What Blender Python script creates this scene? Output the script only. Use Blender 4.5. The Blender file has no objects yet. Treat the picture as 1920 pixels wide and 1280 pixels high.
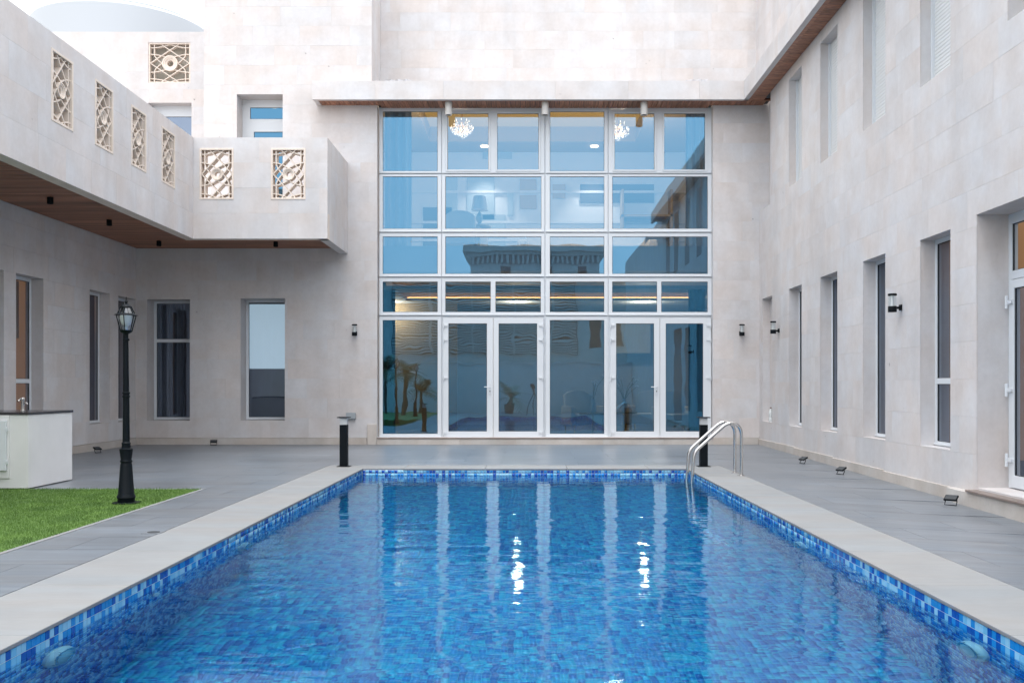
import bpy, bmesh, math, random
import numpy as np
from mathutils import Vector, Matrix
R = math.radians
rnd = random.Random(7)
nrs = np.random.RandomState(11)
S = bpy.context.scene
COL = S.collection

# ------------------------------------------------------------------ camera, sky, sun, exposure
FPX = 1840.0; VX = 988.0; VY = 724.0; EYE = 1.2
cd = bpy.data.cameras.new('camera'); cam = bpy.data.objects.new('camera', cd); COL.objects.link(cam)
cam.location = (0, 0, EYE); cam.rotation_euler = (R(90), 0, 0)
cd.sensor_width = 36; cd.lens = FPX / 1920 * 36
cd.shift_x = -(VX - 960) / 1920; cd.shift_y = (VY - 640) / 1920
cd.clip_start = 0.05; cd.clip_end = 2000
S.camera = cam

SUN_EL, SUN_AZ = 76.0, 200.0           # azimuth clockwise from +Y: behind the camera, to the left
W = bpy.data.worlds.new('World'); S.world = W; W.use_nodes = True
nt = W.node_tree; nt.nodes.clear()
out = nt.nodes.new('ShaderNodeOutputWorld'); bg = nt.nodes.new('ShaderNodeBackground')
sky = nt.nodes.new('ShaderNodeTexSky'); sky.sky_type = 'NISHITA'; sky.sun_disc = False
sky.sun_elevation = R(SUN_EL); sky.sun_rotation = R(SUN_AZ)
sky.air_density = 1.0; sky.dust_density = 4.0; sky.ozone_density = 1.0
hs = nt.nodes.new('ShaderNodeHueSaturation'); hs.inputs['Saturation'].default_value = 0.30
hs.inputs['Value'].default_value = 1.0
nt.links.new(sky.outputs[0], hs.inputs['Color'])
# high thin overcast: the clear sky's glow is spread evenly by a uniform cloud layer
mx = nt.nodes.new('ShaderNodeMix'); mx.data_type = 'RGBA'; mx.inputs[0].default_value = 0.60
mx.inputs[7].default_value = (4.85, 5.0, 5.2, 1)
nt.links.new(hs.outputs[0], mx.inputs[6]); nt.links.new(mx.outputs[2], bg.inputs['Color'])
bg.inputs['Strength'].default_value = 0.15
nt.links.new(bg.outputs[0], out.inputs['Surface'])

sd = bpy.data.lights.new('sun', 'SUN'); sd.energy = 0.5; sd.angle = R(30); sd.color = (1, .965, .94)
sun = bpy.data.objects.new('sun', sd); COL.objects.link(sun)
_d = Vector((math.sin(R(SUN_AZ)) * math.cos(R(SUN_EL)), math.cos(R(SUN_AZ)) * math.cos(R(SUN_EL)), math.sin(R(SUN_EL))))
sun.rotation_euler = _d.to_track_quat('Z', 'Y').to_euler()
S.view_settings.view_transform = 'Standard'; S.view_settings.look = 'None'
S.view_settings.gamma = 1; S.view_settings.exposure = 1.82; S.view_settings.use_curve_mapping = False
cy = S.cycles
cy.max_bounces = 12; cy.diffuse_bounces = 8; cy.glossy_bounces = 6; cy.transmission_bounces = 8
cy.transparent_max_bounces = 16; cy.use_denoising = True; cy.sample_clamp_indirect = 6.0
cy.blur_glossy = 0.3
try: cy.denoiser = 'OPENIMAGEDENOISE'
except Exception: pass

# ------------------------------------------------------------------ materials
MATS = {}
def newmat(name):
    m = bpy.data.materials.new(name); m.use_nodes = True
    MATS[name] = m
    return m, m.node_tree, m.node_tree.nodes['Principled BSDF']
def simple(name, col, rough=.5, metal=0, spec=.5, emit=None, es=0, bump=0, bscale=60, var=0):
    m, t, b = newmat(name)
    b.inputs['Base Color'].default_value = (*col, 1); b.inputs['Roughness'].default_value = rough
    b.inputs['Metallic'].default_value = metal; b.inputs['Specular IOR Level'].default_value = spec
    if emit:
        b.inputs['Emission Color'].default_value = (*emit, 1); b.inputs['Emission Strength'].default_value = es
    if bump or var:
        g = t.nodes.new('ShaderNodeNewGeometry'); n = t.nodes.new('ShaderNodeTexNoise')
        n.inputs['Scale'].default_value = bscale; n.inputs['Detail'].default_value = 5
        t.links.new(g.outputs['Position'], n.inputs['Vector'])
        if bump:
            bp = t.nodes.new('ShaderNodeBump'); bp.inputs['Strength'].default_value = bump
            bp.inputs['Distance'].default_value = .01
            t.links.new(n.outputs['Fac'], bp.inputs['Height']); t.links.new(bp.outputs[0], b.inputs['Normal'])
        if var:
            n2 = t.nodes.new('ShaderNodeTexNoise'); n2.inputs['Scale'].default_value = 3; n2.inputs['Detail'].default_value = 6
            t.links.new(g.outputs['Position'], n2.inputs['Vector'])
            r = t.nodes.new('ShaderNodeMapRange'); r.inputs[1].default_value = .3; r.inputs[2].default_value = .7
            r.inputs[3].default_value = 1 - var; r.inputs[4].default_value = 1 + var
            t.links.new(n2.outputs['Fac'], r.inputs[0])
            v = t.nodes.new('ShaderNodeVectorMath'); v.operation = 'SCALE'; v.inputs[0].default_value = col
            t.links.new(r.outputs[0], v.inputs['Scale']); t.links.new(v.outputs[0], b.inputs['Base Color'])
    return m

def stone_mat(name, col, var=.07, stain=.10, rough=.62, scale=1.0, stretch=(1, 1, 1), specks=True, bump=.12, spec=.35):
    m, t, b = newmat(name); N = t.nodes; L = t.links
    g = N.new('ShaderNodeNewGeometry'); oi = N.new('ShaderNodeObjectInfo')
    off = N.new('ShaderNodeVectorMath'); off.operation = 'SCALE'; off.inputs[0].default_value = (31, 17, 23)
    L.new(oi.outputs['Random'], off.inputs['Scale'])
    mul = N.new('ShaderNodeVectorMath'); mul.operation = 'MULTIPLY'; mul.inputs[1].default_value = stretch
    L.new(g.outputs['Position'], mul.inputs[0])
    add = N.new('ShaderNodeVectorMath'); add.operation = 'ADD'
    L.new(mul.outputs[0], add.inputs[0]); L.new(off.outputs[0], add.inputs[1])
    def noise(sc, det, src, rg=.55):
        n = N.new('ShaderNodeTexNoise'); n.inputs['Scale'].default_value = sc; n.inputs['Detail'].default_value = det
        n.inputs['Roughness'].default_value = rg; L.new(src, n.inputs['Vector']); return n
    def mr(src, a, bb, c, d):
        r = N.new('ShaderNodeMapRange'); r.inputs[1].default_value = a; r.inputs[2].default_value = bb
        r.inputs[3].default_value = c; r.inputs[4].default_value = d; L.new(src, r.inputs[0]); return r.outputs[0]
    def mult(a, bb):
        r = N.new('ShaderNodeMath'); r.operation = 'MULTIPLY'; L.new(a, r.inputs[0]); L.new(bb, r.inputs[1]); return r.outputs[0]
    def streak():
        q = N.new('ShaderNodeVectorMath'); q.operation = 'MULTIPLY'; q.inputs[1].default_value = (2.4, 2.4, .28)
        L.new(g.outputs['Position'], q.inputs[0]); return q.outputs[0]
    f = mr(oi.outputs['Random'], 0, 1, 1 - var, 1 + var)
    f = mult(f, mr(noise(2.2 * scale, 4, add.outputs[0]).outputs['Fac'], .3, .7, 1 - stain, 1 + stain * .6))
    f = mult(f, mr(noise(.45, 3, g.outputs['Position']).outputs['Fac'], .3, .7, 1 - stain * .8, 1 + stain * .5))
    f = mult(f, mr(noise(14 * scale, 5, add.outputs[0], .7).outputs['Fac'], .3, .75, 1.04, .95))
    f = mult(f, mr(noise(1.0, 4, streak(), .6).outputs['Fac'], .42, .72, 1.02, .93))
    if specks:
        f = mult(f, mr(noise(7, 2, add.outputs[0]).outputs['Fac'], .765, .80, 1, .55))
    sc = N.new('ShaderNodeVectorMath'); sc.operation = 'SCALE'; L.new(f, sc.inputs['Scale'])
    warm = N.new('ShaderNodeMix'); warm.data_type = 'RGBA'
    warm.inputs[6].default_value = (col[0] * 1.03, col[1] * .985, col[2] * .955, 1)
    warm.inputs[7].default_value = (col[0] * .97, col[1] * 1.0, col[2] * 1.03, 1)
    L.new(mr(noise(1.1, 3, add.outputs[0]).outputs['Fac'], .35, .65, 0, 1), warm.inputs[0])
    L.new(warm.outputs[2], sc.inputs[0]); L.new(sc.outputs[0], b.inputs['Base Color'])
    b.inputs['Roughness'].default_value = rough; b.inputs['Specular IOR Level'].default_value = spec
    if bump:
        bp = N.new('ShaderNodeBump'); bp.inputs['Strength'].default_value = bump; bp.inputs['Distance'].default_value = .01
        L.new(noise(25, 6, g.outputs['Position'], .7).outputs['Fac'], bp.inputs['Height']); L.new(bp.outputs[0], b.inputs['Normal'])
    return m

stone = stone_mat('limestone', (.545, .523, .517), var=.014, stain=.085)
stone_back = simple('stone_joint', (.33, .31, .30), .85)
cream = simple('carved_cream_stone', (.63, .55, .48), .75, bump=.15, bscale=90, var=.06)
skirt_m = stone_mat('skirting_stone', (.47, .435, .40), .05, .14)
coping_m = stone_mat('coping_stone', (.205, .215, .221), .025, .05, rough=.55, specks=False, bump=.06, stretch=(.5, 2.5, 1))
paver_m = stone_mat('grey_porcelain', (.142, .161, .184), .06, .24, rough=.34, scale=1.6, stretch=(.35, 3.2, 1), specks=False, bump=.05, spec=.6)
grout_m = simple('pale_grout', (.24, .25, .27), .8)
white_m = simple('white_powder_coat', (.58, .61, .64), .35)
cap_m = simple('offwhite_paint', (.55, .53, .50), .5)
black_m = simple('black_paint', (.003, .0055, .008), .5, spec=.12)
gasket_m = simple('rubber_gasket', (.03, .035, .04), .6)
steel_m = simple('stainless_steel', (.62, .60, .58), .22, metal=1)
grey_m = simple('grey_plastic', (.28, .31, .33), .5)
frost_m = simple('frosted_diffuser', (.52, .53, .53), .3)
marble_m = simple('brown_marble', (.19, .145, .125), .3, var=.25)
counter_top_m = simple('dark_granite', (.03, .028, .032), .2)
plaster_m = simple('white_render', (.62, .62, .62), .7, var=.04, bump=.1)
int_white = simple('interior_white', (.50, .49, .50), .8)
int_tan = simple('interior_tan', (.34, .25, .15), .8)
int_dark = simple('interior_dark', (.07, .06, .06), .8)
int_floor = simple('interior_marble_floor', (.32, .29, .27), .15)
sofa_m = simple('linen', (.55, .50, .45), .9)
curtain_m = simple('sheer_curtain', (.5, .5, .52), .9)
drape_m = simple('dark_drape', (.10, .095, .10), .9)
gold_m = simple('brass', (.7, .45, .15), .3, metal=1)
cove_m = simple('warm_cove_light', (1, .6, .2), .5, emit=(1, .42, .12), es=3.2)
cove_soft = simple('lit_ceiling', (.8, .6, .3), .5, emit=(1, .55, .16), es=.03)
down_m = simple('lit_downlight', (1, .9, .8), .5, emit=(1, .82, .62), es=3)
bulb_m = simple('lit_candle_bulb', (1, .9, .8), .5, emit=(1, .72, .38), es=1.2)
crystal_m = simple('lit_crystal', (1, 1, 1), .1, emit=(1, .84, .66), es=.4)
amber_lit = simple('warm_lit_room_wall', (.33, .22, .13), .8, emit=(1, .56, .28), es=.05)  # warm room light is put into the wall's colour and emission
leaf_m = simple('palm_leaf', (.045, .085, .03), .5, var=.3)
trunk_m = simple('palm_trunk', (.10, .07, .05), .9, bump=.5, bscale=30)
pot_m = simple('stone_pot', (.12, .11, .1), .8)
dome_m = simple('white_dome_paint', (.40, .43, .46), .45)
neigh_m = simple('neighbour_stucco', (.45, .46, .45), .8, var=.08)
neigh_d = simple('neighbour_louvre', (.08, .09, .10), .6)
earth_m = simple('sandy_ground', (.22, .19, .16), .95, var=.15)
basin_m = simple('pool_grout', (.50, .57, .60), .6)
fgrout_m = simple('floor_grout', (.04, .30, .45), .6)
plight_m = simple('pool_light_plastic', (.42, .54, .54), .4)
plens_m = simple('pool_light_lens', (.25, .42, .45), .15)
petal_m = simple('white_petal', (.7, .68, .68), .7)
shut_m = simple('shutter_white', (.60, .61, .61), .5)

def wood_mat():
    m, t, b = newmat('soffit_timber'); N = t.nodes; L = t.links
    tc = N.new('ShaderNodeTexCoord'); oi = N.new('ShaderNodeObjectInfo')
    off = N.new('ShaderNodeVectorMath'); off.operation = 'SCALE'; off.inputs[0].default_value = (13, 7, 5)
    L.new(oi.outputs['Random'], off.inputs['Scale'])
    mul = N.new('ShaderNodeVectorMath'); mul.operation = 'MULTIPLY'; mul.inputs[1].default_value = (1.2, 30, 10)
    L.new(tc.outputs['Object'], mul.inputs[0])
    add = N.new('ShaderNodeVectorMath'); add.operation = 'ADD'; L.new(mul.outputs[0], add.inputs[0]); L.new(off.outputs[0], add.inputs[1])
    n = N.new('ShaderNodeTexNoise'); n.inputs['Scale'].default_value = 1.5; n.inputs['Detail'].default_value = 6
    L.new(add.outputs[0], n.inputs['Vector'])
    r = N.new('ShaderNodeValToRGB'); r.color_ramp.elements[0].position = .3; r.color_ramp.elements[0].color = (.13, .056, .034, 1)
    r.color_ramp.elements[1].position = .75; r.color_ramp.elements[1].color = (.48, .215, .125, 1)
    L.new(n.outputs['Fac'], r.inputs['Fac'])
    mr = N.new('ShaderNodeMapRange'); mr.inputs[3].default_value = .7; mr.inputs[4].default_value = 1.3
    L.new(oi.outputs['Random'], mr.inputs[0])
    sc = N.new('ShaderNodeVectorMath'); sc.operation = 'SCALE'; L.new(r.outputs[0], sc.inputs[0]); L.new(mr.outputs[0], sc.inputs['Scale'])
    L.new(sc.outputs[0], b.inputs['Base Color']); b.inputs['Roughness'].default_value = .5
    return m
wood_m = wood_mat()

def glass_mat(name, refl, trans, wave=.35, wscale=1.3):
    m = bpy.data.materials.new(name); m.use_nodes = True; t = m.node_tree; N = t.nodes; L = t.links
    N.clear(); o = N.new('ShaderNodeOutputMaterial')
    gl = N.new('ShaderNodeBsdfGlossy'); gl.inputs['Color'].default_value = (*refl, 1); gl.inputs['Roughness'].default_value = 0.0
    tr = N.new('ShaderNodeBsdfTransparent'); tr.inputs['Color'].default_value = (*trans, 1)
    ad = N.new('ShaderNodeAddShader'); L.new(gl.outputs[0], ad.inputs[0]); L.new(tr.outputs[0], ad.inputs[1])
    L.new(ad.outputs[0], o.inputs['Surface'])
    g = N.new('ShaderNodeNewGeometry'); oi = N.new('ShaderNodeObjectInfo')
    off = N.new('ShaderNodeVectorMath'); off.operation = 'SCALE'; off.inputs[0].default_value = (9, 4, 6)
    L.new(oi.outputs['Random'], off.inputs['Scale'])
    add = N.new('ShaderNodeVectorMath'); add.operation = 'ADD'; L.new(g.outputs['Position'], add.inputs[0]); L.new(off.outputs[0], add.inputs[1])
    n = N.new('ShaderNodeTexNoise'); n.inputs['Scale'].default_value = wscale; n.inputs['Detail'].default_value = 1.0
    L.new(add.outputs[0], n.inputs['Vector'])
    bp = N.new('ShaderNodeBump'); bp.inputs['Strength'].default_value = wave; bp.inputs['Distance'].default_value = .004
    L.new(n.outputs['Fac'], bp.inputs['Height']); L.new(bp.outputs[0], gl.inputs['Normal'])
    return m
glass_blue = glass_mat('blue_coated_glass', (.054, .142, .222), (.25, .28, .31), .22, 1.6)
glass_low = glass_mat('blue_coated_glass_wavy', (.034, .140, .245), (.19, .235, .27), .26, 2.2)
glass_clear = glass_mat('window_glass', (.13, .16, .21), (.50, .50, .50), .3)
glass_lamp = glass_mat('lamp_glass', (.10, .10, .10), (.82, .85, .86), 0)

def tile_mat(name, col):
    m, t, b = newmat(name)
    b.inputs['Base Color'].default_value = (*col, 1); b.inputs['Roughness'].default_value = .12
    return m
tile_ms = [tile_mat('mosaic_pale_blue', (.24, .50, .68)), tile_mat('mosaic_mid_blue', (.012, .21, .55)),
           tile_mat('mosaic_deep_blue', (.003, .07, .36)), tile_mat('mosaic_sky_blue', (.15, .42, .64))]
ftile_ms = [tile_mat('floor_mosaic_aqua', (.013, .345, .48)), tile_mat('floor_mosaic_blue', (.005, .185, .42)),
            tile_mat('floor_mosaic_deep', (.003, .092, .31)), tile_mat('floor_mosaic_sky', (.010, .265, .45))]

def water_mat():
    m = bpy.data.materials.new('pool_water'); m.use_nodes = True; t = m.node_tree; N = t.nodes; L = t.links
    N.clear(); o = N.new('ShaderNodeOutputMaterial')
    gl = N.new('ShaderNodeBsdfGlass'); gl.inputs['IOR'].default_value = 1.33; gl.inputs['Roughness'].default_value = 0.05
    gl.inputs['Color'].default_value = (.71, .91, 1, 1)
    L.new(gl.outputs[0], o.inputs['Surface'])
    va = N.new('ShaderNodeVolumeAbsorption'); va.inputs['Color'].default_value = (.26, .84, .96, 1); va.inputs['Density'].default_value = .27
    L.new(va.outputs[0], o.inputs['Volume'])
    g = N.new('ShaderNodeNewGeometry')
    def noise(sc, st, det, dist=0):
        mu = N.new('ShaderNodeVectorMath'); mu.operation = 'MULTIPLY'; mu.inputs[1].default_value = st
        L.new(g.outputs['Position'], mu.inputs[0])
        n = N.new('ShaderNodeTexNoise'); n.inputs['Scale'].default_value = sc; n.inputs['Detail'].default_value = det
        n.inputs['Distortion'].default_value = dist; L.new(mu.outputs[0], n.inputs['Vector']); return n.outputs['Fac']
    b1 = N.new('ShaderNodeBump'); b1.inputs['Strength'].default_value = 1; b1.inputs['Distance'].default_value = .009
    b2 = N.new('ShaderNodeBump'); b2.inputs['Strength'].default_value = 1; b2.inputs['Distance'].default_value = .0009
    L.new(noise(2.0, (1, 1.7, 1), 2, .5), b1.inputs['Height'])
    pm_ = N.new('ShaderNodeMapRange'); pm_.inputs[1].default_value = .42; pm_.inputs[2].default_value = .62; pm_.inputs[3].default_value = .12; pm_.inputs[4].default_value = 1
    L.new(noise(.55, (1, 1, 1), 2), pm_.inputs[0]); mm = N.new('ShaderNodeMath'); mm.operation = 'MULTIPLY'
    L.new(noise(10, (1, 1.8, 1), 3, .3), mm.inputs[0]); L.new(pm_.outputs[0], mm.inputs[1]); L.new(mm.outputs[0], b2.inputs['Height'])
    L.new(b1.outputs[0], b2.inputs['Normal']); L.new(b2.outputs[0], gl.inputs['Normal'])
    return m
water_m = water_mat()

def grass_mat():
    m, t, b = newmat('turf_green'); N = t.nodes; L = t.links
    g = N.new('ShaderNodeNewGeometry')
    n = N.new('ShaderNodeTexNoise'); n.inputs['Scale'].default_value = 3.5; n.inputs['Detail'].default_value = 5
    L.new(g.outputs['Position'], n.inputs['Vector'])
    r = N.new('ShaderNodeValToRGB'); r.color_ramp.elements[0].position = .3; r.color_ramp.elements[0].color = (.058, .118, .026, 1)
    r.color_ramp.elements[1].position = .7; r.color_ramp.elements[1].color = (.105, .19, .042, 1)
    L.new(n.outputs['Fac'], r.inputs['Fac']); L.new(r.outputs[0], b.inputs['Base Color'])
    b.inputs['Roughness'].default_value = .6; b.inputs['Specular IOR Level'].default_value = .2
    return m
turf_m = grass_mat()

# ------------------------------------------------------------------ helpers
class MB:
    def __init__(s): s.v = []; s.f = []; s.mi = []
    def quad(s, a, b, c, d, mi=0):
        n = len(s.v); s.v += [tuple(a), tuple(b), tuple(c), tuple(d)]; s.f.append((n, n + 1, n + 2, n + 3)); s.mi.append(mi)
    def box(s, x0, x1, y0, y1, z0, z1, mi=0):
        n = len(s.v)
        s.v += [(x0, y0, z0), (x1, y0, z0), (x1, y1, z0), (x0, y1, z0), (x0, y0, z1), (x1, y0, z1), (x1, y1, z1), (x0, y1, z1)]
        for q in ((0, 3, 2, 1), (4, 5, 6, 7), (0, 1, 5, 4), (1, 2, 6, 5), (2, 3, 7, 6), (3, 0, 4, 7)):
            s.f.append(tuple(n + i for i in q)); s.mi.append(mi)
        return s
    def obox(s, O, U, V, Wd, u, v, w, mi=0):     # oriented box: ranges u, v, w along axes U, V, Wd
        n = len(s.v); O = Vector(O)
        for ww in w:
            for (uu, vv) in ((u[0], v[0]), (u[1], v[0]), (u[1], v[1]), (u[0], v[1])):
                s.v.append(tuple(O + U * uu + V * vv + Wd * ww))
        for q in ((0, 3, 2, 1), (4, 5, 6, 7), (0, 1, 5, 4), (1, 2, 6, 5), (2, 3, 7, 6), (3, 0, 4, 7)):
            s.f.append(tuple(n + i for i in q)); s.mi.append(mi)
        return s
    def cyl(s, p0, p1, r0, r1=None, n=16, caps=True, mi=0):
        r1 = r0 if r1 is None else r1
        p0 = Vector(p0); p1 = Vector(p1); d = (p1 - p0).normalized()
        a = d.orthogonal().normalized(); b = d.cross(a); k = len(s.v)
        for p, r in ((p0, r0), (p1, r1)):
            for i in range(n):
                t = 2 * math.pi * i / n; s.v.append(tuple(p + a * math.cos(t) * r + b * math.sin(t) * r))
        for i in range(n):
            j = (i + 1) % n; s.f.append((k + i, k + j, k + n + j, k + n + i)); s.mi.append(mi)
        if caps:
            s.f.append(tuple(k + i for i in reversed(range(n)))); s.f.append(tuple(k + n + i for i in range(n))); s.mi += [mi, mi]
        return s
    def lathe(s, prof, c=(0, 0, 0), n=20, mi=0):
        k = len(s.v); c = Vector(c)
        for r, z in prof:
            for i in range(n):
                t = 2 * math.pi * i / n; s.v.append((c.x + r * math.cos(t), c.y + r * math.sin(t), c.z + z))
        for q in range(len(prof) - 1):
            for i in range(n):
                j = (i + 1) % n; s.f.append((k + q * n + i, k + q * n + j, k + (q + 1) * n + j, k + (q + 1) * n + i)); s.mi.append(mi)
        s.f.append(tuple(k + i for i in reversed(range(n)))); s.mi.append(mi)
        e = k + (len(prof) - 1) * n; s.f.append(tuple(e + i for i in range(n))); s.mi.append(mi)
        return s
    def tube(s, pts, r, n=12, mi=0, radii=None):
        pts = [Vector(p) for p in pts]; k = len(s.v); prev = None
        for i, p in enumerate(pts):
            t = (pts[min(i + 1, len(pts) - 1)] - pts[max(i - 1, 0)]).normalized()
            a = t.orthogonal().normalized() if prev is None else (prev - t * prev.dot(t)).normalized()
            prev = a; b = t.cross(a); rr = radii[i] if radii else r
            for j in range(n):
                w = 2 * math.pi * j / n; s.v.append(tuple(p + a * math.cos(w) * rr + b * math.sin(w) * rr))
        for i in range(len(pts) - 1):
            for j in range(n):
                jj = (j + 1) % n; s.f.append((k + i * n + j, k + i * n + jj, k + (i + 1) * n + jj, k + (i + 1) * n + j)); s.mi.append(mi)
        s.f.append(tuple(k + j for j in reversed(range(n)))); s.mi.append(mi)
        e = k + (len(pts) - 1) * n; s.f.append(tuple(e + j for j in range(n))); s.mi.append(mi)
        return s
    def build(s, name, mats, parent=None, smooth=False, bevel=0, bseg=1, fixn=True):
        me = bpy.data.meshes.new(name); off = rootpos(parent)
        vv = [(x - off.x, y - off.y, z - off.z) for x, y, z in s.v]
        me.from_pydata(vv, [], s.f)
        mats = mats if isinstance(mats, (list, tuple)) else [mats]
        for m in mats: me.materials.append(m)
        if len(mats) > 1: me.polygons.foreach_set('material_index', s.mi)
        if fixn and len(s.f) < 30000:
            bm = bmesh.new(); bm.from_mesh(me); bmesh.ops.recalc_face_normals(bm, faces=bm.faces); bm.to_mesh(me); bm.free()
        if smooth:
            me.polygons.foreach_set('use_smooth', [True] * len(me.polygons))
            try: me.set_sharp_from_angle(angle=R(40))
            except Exception: pass
        me.update()
        o = bpy.data.objects.new(name, me); COL.objects.link(o)
        if parent: o.parent = parent
        if bevel:
            b = o.modifiers.new('bevel', 'BEVEL'); b.width = bevel; b.segments = bseg; b.limit_method = 'ANGLE'; b.angle_limit = R(50)
        return o
def rootpos(p):
    v = Vector((0, 0, 0))
    while p is not None: v += Vector(p.location); p = p.parent
    return v
def tag(o, label=None, cat=None, group=None, kind=None):
    if label: o['label'] = label
    if cat: o['category'] = cat
    if group: o['group'] = group
    if kind: o['kind'] = kind
    return o
def thing(name, label, cat, loc=(0, 0, 0), rz=0, group=None):
    o = bpy.data.objects.new(name, None); COL.objects.link(o); o.empty_display_size = .2
    o.location = loc; o.rotation_euler = (0, 0, rz); return tag(o, label, cat, group)
def kids(o): return [c for c in bpy.data.objects if c.parent == o]
def copy_tree(o, parent=None, ch=None):
    c = o.copy(); COL.objects.link(c); c.parent = parent
    for k in kids(o): copy_tree(k, c)
    return c
def place(root, loc, rz, label):
    root.location = loc; root.rotation_euler = (0, 0, rz); root['label'] = label
def inst(name, mesh, parent, loc, rot=(0, 0, 0), scale=None):
    o = bpy.data.objects.new(name, mesh); COL.objects.link(o); o.parent = parent
    o.location = Vector(loc) - rootpos(parent); o.rotation_euler = rot
    if scale: o.scale = scale
    return o
def sub_rects(r, holes):
    rs = [r]
    for h in holes:
        nx = []
        for a in rs:
            u0, u1, v0, v1 = a; x0, x1, y0, y1 = h
            if x0 >= u1 - 1e-6 or x1 <= u0 + 1e-6 or y0 >= v1 - 1e-6 or y1 <= v0 + 1e-6: nx.append(a); continue
            if x0 > u0: nx.append((u0, x0, v0, v1))
            if x1 < u1: nx.append((x1, u1, v0, v1))
            a0, a1 = max(u0, x0), min(u1, x1)
            if y0 > v0: nx.append((a0, a1, v0, y0))
            if y1 < v1: nx.append((a0, a1, y1, v1))
        rs = nx
    return rs
Z = Vector((0, 0, 1))
class Plane:
    def __init__(s, O, U, N): s.O = Vector(O); s.U = Vector(U); s.N = Vector(N)
    def p(s, u, z, n=0): return s.O + s.U * u + Z * z + s.N * n
def holed(mb, P, outer, holes, n0, n1, mi=0, back=True):    # plate with rectangular holes between n0 (front) and n1 (back)
    us = sorted({round(x, 5) for x in [outer[0], outer[1]] + [x for h in holes for x in h[:2] if outer[0] < x < outer[1]]})
    zs = sorted({round(x, 5) for x in [outer[2], outer[3]] + [x for h in holes for x in h[2:] if outer[2] < x < outer[3]]})
    def solid(i, j):
        if i < 0 or j < 0 or i >= len(us) - 1 or j >= len(zs) - 1: return False
        cu = (us[i] + us[i + 1]) / 2; cz = (zs[j] + zs[j + 1]) / 2
        return not any(h[0] < cu < h[1] and h[2] < cz < h[3] for h in holes)
    vid = {}
    def V(i, j, k):
        key = (i, j, k)
        if key not in vid: vid[key] = len(mb.v); mb.v.append(tuple(P.p(us[i], zs[j], n0 if k == 0 else n1)))
        return vid[key]
    def F(*q): mb.f.append(q); mb.mi.append(mi)
    for i in range(len(us) - 1):
        for j in range(len(zs) - 1):
            if not solid(i, j): continue
            F(V(i, j, 0), V(i + 1, j, 0), V(i + 1, j + 1, 0), V(i, j + 1, 0))
            if back: F(V(i, j, 1), V(i + 1, j, 1), V(i + 1, j + 1, 1), V(i, j + 1, 1))
            if not solid(i - 1, j): F(V(i, j, 0), V(i, j + 1, 0), V(i, j + 1, 1), V(i, j, 1))
            if not solid(i + 1, j): F(V(i + 1, j, 0), V(i + 1, j + 1, 0), V(i + 1, j + 1, 1), V(i + 1, j, 1))
            if not solid(i, j - 1): F(V(i, j, 0), V(i + 1, j, 0), V(i + 1, j, 1), V(i, j, 1))
            if not solid(i, j + 1): F(V(i, j + 1, 0), V(i + 1, j + 1, 0), V(i + 1, j + 1, 1), V(i, j + 1, 1))
    return mb
PT = .014
def components(rs):
    rs = list(rs); out = []
    def touch(a, b):
        e = 1e-5
        ou = min(a[1], b[1]) - max(a[0], b[0]); ov = min(a[3], b[3]) - max(a[2], b[2])
        return (ou > e and abs(ov) < e) or (ov > e and abs(ou) < e)
    while rs:
        c = [rs.pop()]; i = 0
        while i < len(c):
            for r in rs[:]:
                if touch(c[i], r): c.append(r); rs.remove(r)
            i += 1
        out.append(c)
    return out
def stone_wall(parent, name, P, outer, holes, depth, rng=None, bw=(.62, 1.15), bh=.405, z_start=None, phase=0, jamb_mat=None):
    """a wall part and its stone_panel sub-parts; panel faces lie on plane n=0"""
    w = holed(MB(), P, outer, holes, -PT, -depth).build(name, jamb_mat or stone, parent)
    u0, u1, z0, z1 = rng or outer
    z = z0; row = 0; r = random.Random(int(abs(u0 * 97 + z0 * 31)) + phase)
    while z < z1 - .01:
        zz = min(z + bh, z1)
        if z1 - zz < .12: zz = z1
        u = u0 - r.random() * .7
        while u < u1 - .001:
            uu = u + r.uniform(*bw)
            if u1 - uu < .15: uu = u1
            a = (max(u, u0), min(uu, u1), z, zz)
            g = .0006
            if a[1] - a[0] > .02:
                rs = [q for q in sub_rects((a[0] + g, a[1] - g, a[2] + g, a[3] - g), holes) if q[1] - q[0] > .004 and q[3] - q[2] > .004]
                if rs:
                    mb = MB(); top = r.uniform(-.0005, .0005)
                    # merged plate: the block with the openings cut out of it
                    hs_ = [h for h in holes if h[0] < a[1] and h[1] > a[0] and h[2] < a[3] and h[3] > a[2]]
                    for comp in components(rs):
                        mb = MB(); bb = (min(c[0] for c in comp), max(c[1] for c in comp), min(c[2] for c in comp), max(c[3] for c in comp))
                        gaps = [] if len(comp) == 1 else sub_rects(bb, comp)
                        holed(mb, P, bb, gaps, top, -PT + .001, back=False)
                        mb.build('stone_panel', stone, w, fixn=False)
            u = uu
        z = zz; row += 1
    return w
def px(x, y, Y):                     # photo pixel and depth -> world X, Z
    return (x - VX) * Y / FPX, EYE + (VY - y) * Y / FPX

YF = 20.26; XL = -8.07; XR = 4.80
FW = Plane((0, YF, 0), (1, 0, 0), (0, -1, 0))
LW = Plane((XL, 0, 0), (0, 1, 0), (1, 0, 0))
RW = Plane((XR, 0, 0), (0, 1, 0), (-1, 0, 0))
def fx(x, Y=YF): return (x - VX) * Y / FPX
def fz(y, Y=YF): return EYE + (VY - y) * Y / FPX
def gz(x, y):                        # the paving falls a little towards the right
    t = min(max((x - 2.9) / 1.8, 0), 1) * min(max((20.2 - y) / 9.3, 0), 1.2)
    return -.082 * t

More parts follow.
